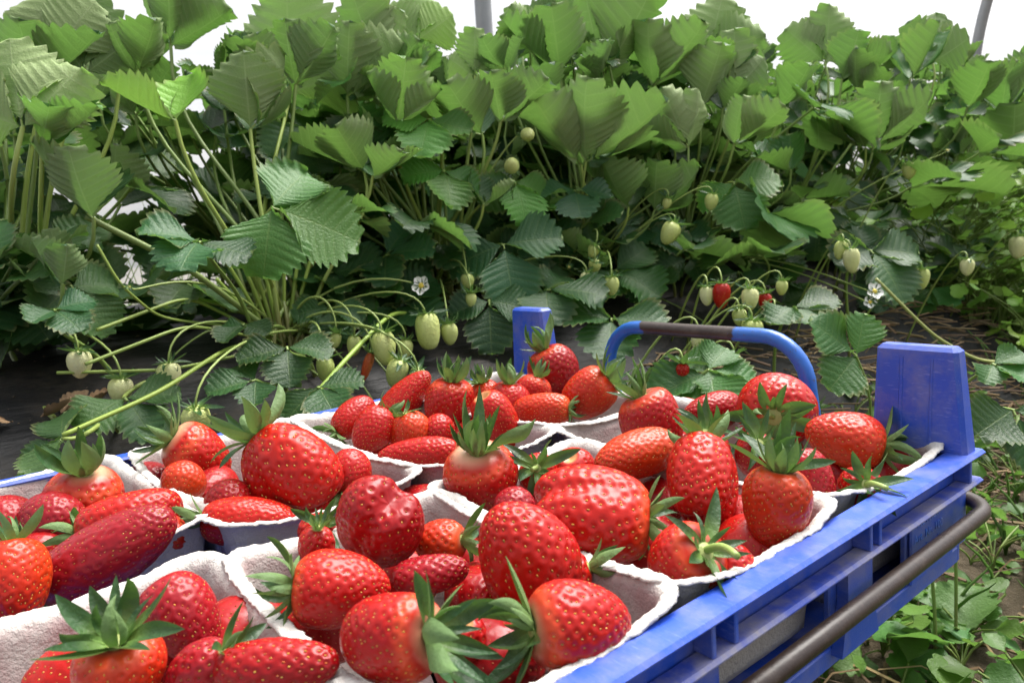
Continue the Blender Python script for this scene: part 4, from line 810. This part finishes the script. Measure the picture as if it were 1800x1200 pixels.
# the rest of the foliage: leaves through the depth of the row
top_px = [-200, 0, 170, 190, 300, 400, 460, 500, 570, 690, 740, 770, 830, 900, 925, 1100, 1150, 1225, 1260, 1320, 1400, 1440, 1490, 1580, 1650, 1700, 1760, 1800, 2100]
top_py = [0, 0, 0, 20, 15, 50, 20, 5, 45, 25, 5, 40, 55, 35, 0, 0, 25, 25, 0, 50, 55, 5, 25, 55, 45, 65, 90, 110, 150]
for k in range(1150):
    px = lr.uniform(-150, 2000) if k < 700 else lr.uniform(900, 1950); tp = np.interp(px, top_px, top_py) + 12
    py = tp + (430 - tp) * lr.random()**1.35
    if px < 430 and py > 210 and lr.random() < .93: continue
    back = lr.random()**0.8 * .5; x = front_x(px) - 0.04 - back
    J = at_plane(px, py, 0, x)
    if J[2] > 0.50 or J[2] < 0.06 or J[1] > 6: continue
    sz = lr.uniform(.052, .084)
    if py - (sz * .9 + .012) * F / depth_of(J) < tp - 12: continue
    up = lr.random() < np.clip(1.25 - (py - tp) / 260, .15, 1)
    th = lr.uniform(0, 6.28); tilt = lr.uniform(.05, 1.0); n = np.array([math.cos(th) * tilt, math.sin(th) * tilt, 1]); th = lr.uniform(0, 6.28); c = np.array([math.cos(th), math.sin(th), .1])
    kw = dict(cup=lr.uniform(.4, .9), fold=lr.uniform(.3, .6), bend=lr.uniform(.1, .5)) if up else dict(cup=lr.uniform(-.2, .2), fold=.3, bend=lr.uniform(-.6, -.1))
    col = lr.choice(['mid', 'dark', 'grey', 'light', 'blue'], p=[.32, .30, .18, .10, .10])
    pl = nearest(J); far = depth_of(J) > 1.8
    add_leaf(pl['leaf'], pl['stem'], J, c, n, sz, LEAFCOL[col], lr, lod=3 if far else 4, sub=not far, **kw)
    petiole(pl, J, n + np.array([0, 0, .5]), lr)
for k in range(850):   # leaves in and behind the row to the film, greens darkened to paint shade
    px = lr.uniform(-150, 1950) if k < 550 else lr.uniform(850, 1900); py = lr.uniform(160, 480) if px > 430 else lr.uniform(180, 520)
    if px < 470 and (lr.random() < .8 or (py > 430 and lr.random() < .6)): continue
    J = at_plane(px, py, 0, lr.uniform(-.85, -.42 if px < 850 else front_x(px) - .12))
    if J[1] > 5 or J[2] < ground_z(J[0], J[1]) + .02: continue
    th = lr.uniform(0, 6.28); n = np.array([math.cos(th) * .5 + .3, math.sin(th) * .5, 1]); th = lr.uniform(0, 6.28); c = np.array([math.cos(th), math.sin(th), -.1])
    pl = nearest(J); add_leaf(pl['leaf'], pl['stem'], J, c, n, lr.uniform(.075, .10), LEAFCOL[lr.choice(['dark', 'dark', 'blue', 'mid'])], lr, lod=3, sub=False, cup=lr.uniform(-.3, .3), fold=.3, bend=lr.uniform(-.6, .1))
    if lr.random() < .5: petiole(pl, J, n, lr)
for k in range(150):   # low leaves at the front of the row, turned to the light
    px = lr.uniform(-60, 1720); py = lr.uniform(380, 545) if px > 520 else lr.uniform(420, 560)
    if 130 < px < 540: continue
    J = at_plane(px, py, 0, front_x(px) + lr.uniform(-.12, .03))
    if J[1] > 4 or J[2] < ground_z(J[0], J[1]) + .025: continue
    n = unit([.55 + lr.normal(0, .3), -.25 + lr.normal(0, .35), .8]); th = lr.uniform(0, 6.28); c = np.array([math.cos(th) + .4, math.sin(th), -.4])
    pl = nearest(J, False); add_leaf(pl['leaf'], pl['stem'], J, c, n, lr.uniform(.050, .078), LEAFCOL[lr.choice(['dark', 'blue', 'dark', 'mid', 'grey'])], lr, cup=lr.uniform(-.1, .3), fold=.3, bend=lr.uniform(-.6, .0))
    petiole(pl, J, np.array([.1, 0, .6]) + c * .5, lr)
for pl in PLANTS:      # bare and bent stalks, runners at the foot
    for k in range(5):
        a = lr.uniform(0, 6.28); L = lr.uniform(.10, .26); p0 = pl['p'] + np.array([lr.normal(0, .02), lr.normal(0, .02), 0])
        e = p0 + np.array([math.cos(a) * L, math.sin(a) * L, 0]); flat = True
        e[2] = ground_z(e[0], e[1]) + .006 if flat else p0[2] + lr.uniform(.05, .2)
        m1 = p0 + (e - p0) * .3 + [0, 0, .05 if flat else .1]; m2 = p0 + (e - p0) * .7 + [0, 0, .035 if flat else .08]
        tube(pl['stem'], bez(p0, m1, m2, e, 12), np.linspace(.0015, .0009, 12), 6, np.array((0.13, 0.19, 0.04)) * lr.uniform(.7, 1.2))

# fruit and flowers on the plants: px, py, D, L, lean of the calyx (right, up, viewer), colour, dx from the front of the row
FRUIT = [
 (752, 582, 50, 64, (-.1, .95, .1), 'green', .10), (790, 587, 33, 40, (-.1, .95, .15), 'green', .10), (675, 612, 46, 62, (-.1, .97, .05), 'green', .12), (697, 656, 42, 52, (.35, .9, .1), 'green', .14), (622, 608, 29, 38, (.1, .95, .1), 'green', .09),
 (590, 598, 22, 28, (.1, .95, .1), 'green', .08), (572, 650, 35, 48, (0, .95, .2), 'green', .12), (712, 614, 30, 36, (.1, .95, .1), 'green', .09), (733, 662, 34, 34, (.15, .7, .6), 'green', .15), (345, 740, 54, 56, (.1, .85, .35), 'green', .17),
 (140, 640, 46, 50, (.0, .95, .1), 'pale', .07), (212, 686, 46, 46, (.1, .95, .1), 'pale', .09), (297, 660, 46, 46, (.0, .97, .1), 'pale', .10), (645, 645, 20, 56, (.3, .9, .1), 'halfred', .10),
 (899, 290, 30, 30, (.1, -.3, -.9), 'green', .05), (928, 237, 27, 27, (-.2, .3, -.8), 'green', .05), (1177, 410, 38, 42, (.4, .8, .1), 'green', .06), (1250, 355, 26, 30, (.1, .9, .2), 'green', .06), (1172, 358, 18, 20, (.2, .8, .2), 'green', .03),
 (1075, 503, 30, 34, (0, .95, .1), 'green', .10), (1030, 495, 26, 34, (.1, .95, .1), 'pale', .08), (1043, 441, 23, 26, (.3, .8, .2), 'green', .06), (1045, 468, 24, 26, (.0, .6, .7), 'green', .07), (822, 494, 25, 27, (-.1, .9, .2), 'green', .06), (828, 527, 22, 24, (0, .9, .1), 'green', .08),
 (1497, 458, 32, 44, (-.1, .95, .1), 'pale', .14), (1478, 440, 26, 34, (.2, .9, .1), 'green', .13), (1598, 300, 28, 30, (-.1, .85, .2), 'green', .05), (1318, 526, 34, 40, (0, .95, .1), 'pale', .20), (1268, 520, 34, 46, (0, .95, .1), 'red', .18), (1345, 530, 26, 30, (0, .9, .1), 'red', .19),
 (1300, 558, 28, 32, (-.1, .9, .2), 'green', .21), (1322, 578, 42, 34, (0, .9, .2), 'green', .22), (1355, 557, 26, 28, (.3, .8, .1), 'green', .21), (1374, 506, 24, 26, (0, .95, .1), 'green', .18), (1243, 520, 28, 34, (0, .95, .1), 'pale', .17),
 (1790, 435, 34, 40, (0, .9, .1), 'pale', .12), (1700, 470, 26, 30, (0, .9, .1), 'pale', .14), (1620, 490, 30, 38, (0, .9, .1), 'green', .14), (1228, 600, 30, 34, (0, .9, .1), 'pale', .28), (1290, 640, 32, 34, (0, .9, .1), 'pale', .30), (1200, 655, 28, 34, (0, .9, .1), 'red', .32), (1035, 365, 20, 24, (0, .9, .2), 'green', .02),
]
for k, (px, py, D, L, ax, col, dx) in enumerate(FRUIT):
    P = at_plane(px, py, 0, front_x(px) + dx)
    s = depth_of(P) / F; ax = camdir(ax)
    gzz = ground_z(P[0], P[1]) + L * s * 0.42
    if P[2] < gzz:       # rest on the film instead of sinking into it: step nearer along the line of sight
        for f in np.linspace(1, .6, 60):
            Q = CAM + (P - CAM) * f
            if Q[2] >= ground_z(Q[0], Q[1]) + L * depth_of(Q) / F * 0.42: break
        P = Q; s = depth_of(P) / F
    pl = nearest(P, False)
    name = 'unripe_strawberry' if col in ('green', 'pale') else 'ripe_strawberry'
    small = D * s < 0.016
    build_berry(P, ax, D * s, L * s, 'conic' if D < 45 or k % 3 else 'blunt', col, None, seed=500 + k, name=name, parent=pl['o'], origin=pl['p'], lod=.4 if depth_of(P) > 1.2 else .7, calyx=(9, .15, .3, 1.15 if not small else 1.8), roll=k)
    top = P + ax * L * s * .42; p0 = pl['p'] + np.array([lr.normal(0, .015), lr.normal(0, .015), 0.01])
    if np.hypot(*(P - pl['p'])[:2]) > .24: p0 = np.array([P[0] - .12, P[1] + lr.uniform(-.04, .08), 0]); p0[2] = ground_z(p0[0], p0[1])
    up = np.array([0, 0, 1.]); tube(pl['stem'], bez(top, top + ax * .03 + up * .012, (top + p0) / 2 + up * (.03 + .05 * lr.random()), p0, 14), np.linspace(.0009, .0016, 14), 6, (0.24, 0.32, 0.08))
FLOW = [(741, 502, 34, (-.3, .15, .9), .08), (1537, 512, 30, (.1, .3, .9), .16), (1529, 531, 22, (-.2, .2, .9), .16), (1000, 470, 20, (.3, .6, .6), .05), (1665, 265, 20, (0, .6, .7), .03), (228, 505, 20, (.1, .5, .7), .06), (113, 582, 26, (.2, .5, .8), .07)]
for k, (px, py, W_, nn, dx) in enumerate(FLOW):
    P = at_plane(px, py, 0, front_x(px) + dx); s = depth_of(P) / F; pl = nearest(P, False); z = camdir(nn); x = unit(np.cross([.2, .3, 1], z)); y = np.cross(z, x); Bm = np.stack([x, y, z], 1)
    R = W_ * s / 2; mb = MB(); white = k < 3
    if white:
        for a in np.arange(5) / 5 * 6.283:
            u = np.linspace(0, 1, 6); jj = np.linspace(-1, 1, 5); ww = R * .48 * np.sin(np.pi * np.clip(u * .8 + .14, 0, 1))**.7
            rr = R * (.18 + .85 * u); X = rr[:, None] + 0 * jj; Y = ww[:, None] * jj; Zp = R * (.18 * u[:, None]**2 + .12 * jj[None]**2 + lr.normal(0, .04))
            V = np.stack([X * math.cos(a) - Y * math.sin(a), X * math.sin(a) + Y * math.cos(a), Zp + 0 * X], -1).reshape(-1, 3)
            mb.add(V @ Bm.T + P, grid_quads(6, 5), None, (0.82, 0.82, 0.78))
    else: sepals(mb, 0, R * 1.2, 9, .3, .3, 1.0, lr); mb.v = [v @ Bm.T + P for v in mb.v]
    fl = mb.build('flower' if white else 'spent_flower', M_PETAL if white else M_SEPAL, pl['o'], True, pl['p'])
    cb = MB(); th = np.linspace(.05, 1.7, 6)[:, None]; ph = np.arange(10)[None] / 10 * 6.283
    V = np.stack([np.sin(th) * np.cos(ph), np.sin(th) * np.sin(ph), np.cos(th) * .8 + 0 * ph], -1).reshape(-1, 3) * R * .3
    V = V * (1 + .2 * lr.random((len(V), 1))); cb.add(V @ Bm.T + P, grid_quads(6, 10, True)[:, ::-1], None, (0.62, 0.48, 0.06) if white else (0.40, 0.36, 0.08)); cb.build('flower_centre', M_PETAL, fl, True, pl['p'] * 0 + pl['p'])
    if white:
        sb = MB(); sepals(sb, 0, R * 1.5, 10, .1, .1, 1.0, lr); sb.v = [v @ Bm.T + P - z * R * .08 for v in sb.v]; sb.build('sepals', M_SEPAL, fl, True, pl['p'])
    p0 = pl['p'] + [0, 0, .01]; tube(pl['stem'], bez(P, P - z * .02, (P + p0) / 2 + [0, 0, .07], p0, 12), np.linspace(.0009, .0015, 12), 6, (0.24, 0.32, 0.08))
# long arching stalks that cross the black film
def stalk(pl, pts, r=.0018, col=(0.25, 0.34, 0.07)):
    pts = np.array(pts); t = np.linspace(0, 1, len(pts)); tt = np.linspace(0, 1, 40)
    P = np.stack([np.interp(tt, t, pts[:, i]) for i in range(3)], -1)
    for _ in range(14): P[1:-1] = (P[:-2] + P[2:] + 2 * P[1:-1]) / 4
    tube(pl['stem'], P, r, 7, col)
def A(px, py, x): return at_plane(px, py, 0, x)
stalk(PLANTS[1], [A(490, 600, -.26), A(330, 570, -.2), A(150, 640, -.17)], .0016)
stalk(PLANTS[1], [A(480, 600, -.25), A(400, 610, -.18), A(280, 690, -.12), A(110, 765, -.11)], .002, (0.27, 0.37, 0.06))
stalk(PLANTS[1], [A(500, 600, -.25), A(330, 470, -.24), A(150, 380, -.25)], .0032, (0.15, 0.21, 0.05))
stalk(PLANTS[2], [A(760, 560, -.3), A(690, 545, -.2), A(600, 640, -.14), A(530, 722, -.12)], .0024, (0.27, 0.40, 0.06))
stalk(PLANTS[1], [A(440, 620, -.22), A(300, 650, -.17), A(100, 655, -.2)], .0015)
stalk(PLANTS[1], [A(470, 590, -.28), A(330, 520, -.27), A(170, 580, -.22)], .0018)
stalk(PLANTS[1], [A(420, 575, -.28), A(280, 560, -.25), A(210, 500, -.22), A(170, 430, -.22)], .0014)
stalk(PLANTS[0], [A(20, 620, -.33), A(60, 700, -.25), A(110, 750, -.18)], .0026, (0.2, 0.26, 0.06))
stalk(PLANTS[7], [A(1540, 490, .05), A(1640, 590, .1), A(1720, 635, .14), A(1830, 640, .18)], .0022, (0.3, 0.33, 0.1))
for tx, ty, bx in ((395, 455, 478), (415, 440, 484), (432, 425, 488), (455, 430, 492), (470, 450, 496), (500, 440, 500), (528, 430, 506), (545, 460, 510), (380, 490, 474), (520, 500, 502)):
    p = A(bx, 602, -.265); q = A(tx, ty, -.27); stalk(PLANTS[1], [p, p * .45 + q * .55 + np.array([0, 0, .004]), q], .0021, np.array((0.24, 0.34, 0.06)) * lr.uniform(.8, 1.15))
for pl in PLANTS:
    if pl['leaf'].n: pl['leaf'].build('foliage', M_LEAF, pl['o'], True, pl['p'])
    if pl['stem'].n: pl['stem'].build('stems', M_STEM, pl['o'], True, pl['p'])


# ------------------------------------------------------------------ path litter and weeds
wr = np.random.default_rng(21)
def straw(n, xr, yr, name, label, lmin=.03, lmax=.12):
    b = MB()
    for k in range(n):
        x, y = wr.uniform(*xr), wr.uniform(*yr); z = float(gz(np.array([x]), np.array([y]))[0]) + wr.uniform(.003, .022); a = wr.uniform(0, 6.28) if wr.random() < .5 else wr.normal(.6, .5); L = wr.uniform(lmin, lmax); el = wr.normal(0, .14)
        d = np.array([math.cos(a) * math.cos(el), math.sin(a) * math.cos(el), math.sin(el)]); m_ = np.array([x, y, z]); bendv = np.array([wr.normal(0, .006), wr.normal(0, .006), abs(wr.normal(0, .006))])
        P = np.array([m_ - d * L / 2, m_ + bendv, m_ + d * L / 2]); g = wr.uniform(.35, 1.15)
        tube(b, P, wr.uniform(.0007, .0021), 4, np.array((0.25, 0.18, 0.10)) * g * np.array([1, wr.uniform(.85, 1.02), wr.uniform(.7, 1)]), cap=False)
    o = b.build(name, M_STRAW, smooth=False); tag(o, label, 'straw', None, 'stuff')
straw(2400, (-.02, .8), (-.35, 2.6), 'straw_litter', 'dry brown straw strewn on the path between crate and weeds', .02, .11)
straw(700, (-.12, .16), (.3, 1.5), 'dry_grass', 'matted dry grass at the foot of the plastic covered bed', .03, .12)
def lobed(L, W, rng, lobes=3, lod=3):
    V, Q, U = leaflet(L, W, rng.uniform(.05, .3), rng.uniform(-.6, .1), rng, lobes, 3, lod)
    return V, Q, U
def weed(mb, base, h, n, size, rng, col, sm=None, lob=(3, 5)):
    sm = sm or mb
    for k in range(n):
        a = rng.uniform(0, 6.28); r = h * rng.uniform(.15, .9); zz = h * rng.uniform(.25, 1.0); J = base + np.array([math.cos(a) * r, math.sin(a) * r, zz])
        L = size * rng.uniform(.6, 1.25); n_ = unit([rng.normal(0, .45), rng.normal(0, .45), 1]); y = np.array([math.cos(a + rng.normal(0, .6)), math.sin(a + rng.normal(0, .6)), rng.normal(0, .2)]); y = unit(y - n_ * (y @ n_)); B = np.stack([np.cross(y, n_), y, n_], 1)
        V, Q, U = lobed(L, L * rng.uniform(.35, .55), rng, int(rng.integers(*lob)))
        mb.add(V @ B.T + J, Q, None, np.array(col) * rng.uniform(.7, 1.3) * np.array([rng.uniform(.85, 1.2), 1, rng.uniform(.8, 1.1)]), U)
        p1 = base + np.array([0, 0, zz * .6]); tube(sm, bez(base, p1, J * .5 + p1 * .5, J, 5), .0011, 4, np.array((0.17, 0.23, 0.06)), cap=False)
WC = (0.18, 0.33, 0.05)
b = MB()
for k in range(1500):
    y = .5 + wr.random() * 2.6; lo = np.interp(y, [.5, .9, 1.2, 3], [.06, -.02, -.24, -.30]); hi = .62 - .2 * y
    x = lo + wr.random() * (max(hi, lo + .2) - lo); z = float(gz(np.array([x]), np.array([y]))[0]); dens = fbm(np.array([[x * 4, y * 3, 0]]), 4)[0]
    if y < 1.15 and dens < .02: continue
    weed(b, np.array([x, y, z]), wr.uniform(.06, .24 if y > 1.1 else .08), int(wr.integers(6, 13)), wr.uniform(.018, .042), wr, WC)
for k in range(330):   # low seedlings between the straw beside the crate
    x, y = wr.uniform(.0, .75), wr.uniform(-.3, .9); z = float(gz(np.array([x]), np.array([y]))[0])
    weed(b, np.array([x, y, z]), wr.uniform(.02, .07), int(wr.integers(4, 9)), wr.uniform(.016, .034), wr, (0.07, 0.15, 0.03))
for k in range(260):   # grass blades
    x, y = wr.uniform(.0, .8), wr.uniform(-.3, 1.6); z = float(gz(np.array([x]), np.array([y]))[0])
    for q in range(int(wr.integers(2, 5))):
        a = wr.uniform(0, 6.28); L = wr.uniform(.03, .10); p = np.array([x, y, z]); e = p + np.array([math.cos(a) * L * .5, math.sin(a) * L * .5, L * .8])
        tube(b, bez(p, p + [0, 0, L * .5], e - [0, 0, L * .1], e, 5), np.array([.0016, .002, .0017, .001, .0003]), 3, np.array((0.10, 0.19, 0.04)) * wr.uniform(.7, 1.3), cap=False)
tag(b.build('weed_cover', M_WEED), 'low bright green weeds and grass growing over the path', 'weeds', None, 'stuff')
b = MB()   # tall grass and weeds on the verge behind the bed, along the foot of the film
for k in range(420):
    x, y = wr.uniform(-1.62, -1.15), wr.uniform(-1.2, 3.0); z = -.30
    if wr.random() < .5: weed(b, np.array([x, y, z]), wr.uniform(.15, .42), int(wr.integers(6, 11)), wr.uniform(.03, .07), wr, (0.14, 0.26, 0.045))
    else:
        for q in range(6):
            a = wr.uniform(0, 6.28); L = wr.uniform(.25, .62); p = np.array([x, y, z]); e = p + np.array([math.cos(a) * L * .35, math.sin(a) * L * .35, L * .9])
            tube(b, bez(p, p + [0, 0, L * .5], e - [0, 0, L * .1], e, 6), np.linspace(.0024, .0004, 6), 3, np.array((0.16, 0.26, 0.05)) * wr.uniform(.7, 1.3), cap=False)
tag(b.build('verge_grass', M_WEED), 'tall light green grass along the foot of the tunnel film', 'grass', None, 'stuff')
# single weeds that read on their own: px, py of the base on the path, height, leaf size, leaves
for px, py, h, sz, n, col, lab in (
    (1745, 1010, .07, .050, 7, (0.07, 0.15, 0.04), 'broad-leaved weed with a lobed leaf beside the straw, right of the rusty tube'),
    (1690, 1195, .05, .060, 6, (0.07, 0.15, 0.045), 'broad-leaved weed cut by the bottom edge of the photo'),
    (1560, 1150, .06, .034, 9, (0.09, 0.19, 0.04), 'small round-leaved weed just below the rusty tube'),
    (1790, 870, .10, .060, 8, (0.06, 0.14, 0.035), 'leafy weed by the photo edge, right of the tube end'),
    (1660, 640, .12, .045, 12, (0.10, 0.21, 0.04), 'bright leafy weed on the straw behind the wide corner post')):
    P = at_plane(px, py, 2, -.295); r = empty('weed', P); tag(r, lab, 'weed', 'single weeds beside the crate'); lb, sb = MB(), MB()
    weed(lb, P, h, n, sz, wr, col, sb, (4, 7)); lb.build('leaves', M_WEED, r, True, P); sb.build('stems', M_STEM, r, True, P)
b = MB()   # crumbs of soil and scraps lying on the black film
oct_ = np.array([[1, 0, 0], [-1, 0, 0], [0, 1, 0], [0, -1, 0], [0, 0, 1], [0, 0, -1]], float); of = [[0, 2, 4], [2, 1, 4], [1, 3, 4], [3, 0, 4], [2, 0, 5], [1, 2, 5], [3, 1, 5], [0, 3, 5]]
for k in range(2600):
    x, y = -.42 + .5 * wr.random(), wr.uniform(-.75, 1.4); z = ground_z(x, y); r = .0006 + .0022 * wr.random()**4
    b.add(oct_ * r * wr.uniform(.5, 1.4, (6, 3)) * [1, 1, .6] + [x, y, z + r * .3], None, of, np.array((0.11, 0.08, 0.05)) * wr.uniform(.4, 1.8))
tag(b.build('soil_crumbs', M_STRAW, smooth=False), 'crumbs of dry soil scattered on the black mulch sheet', 'soil', None, 'stuff')
# withered leaves on the film at the foot of the first plant
for k, (px, py, lab) in enumerate(((15, 690, 'curled brown withered leaf at the photo edge'), (100, 692, 'pale tan withered leaf below the pale berry'), (65, 700, 'small rust-brown withered leaf between two others'), (128, 700, 'tan withered leaf scrap closest to the curled green leaf'))):
    P = at_plane(px, py, 0, -.2); P[2] = ground_z(P[0], P[1]) + .004; Q_ = CAM + (P - CAM); b = MB(); V, Q, U = leaflet(.035, .014, .5, .9, wr, 6, 4, 3); a = wr.uniform(0, 6.28)
    V = V @ np.array([[math.cos(a), math.sin(a), 0], [-math.sin(a), math.cos(a), 0], [0, 0, 1]]); b.add(V, Q, None, np.array((0.30, 0.19, 0.10)) * wr.uniform(.6, 1.3), U)
    o = b.build('withered_leaf', M_STRAW); o.location = P; tag(o, lab, 'dead leaf', 'withered leaves on the film')
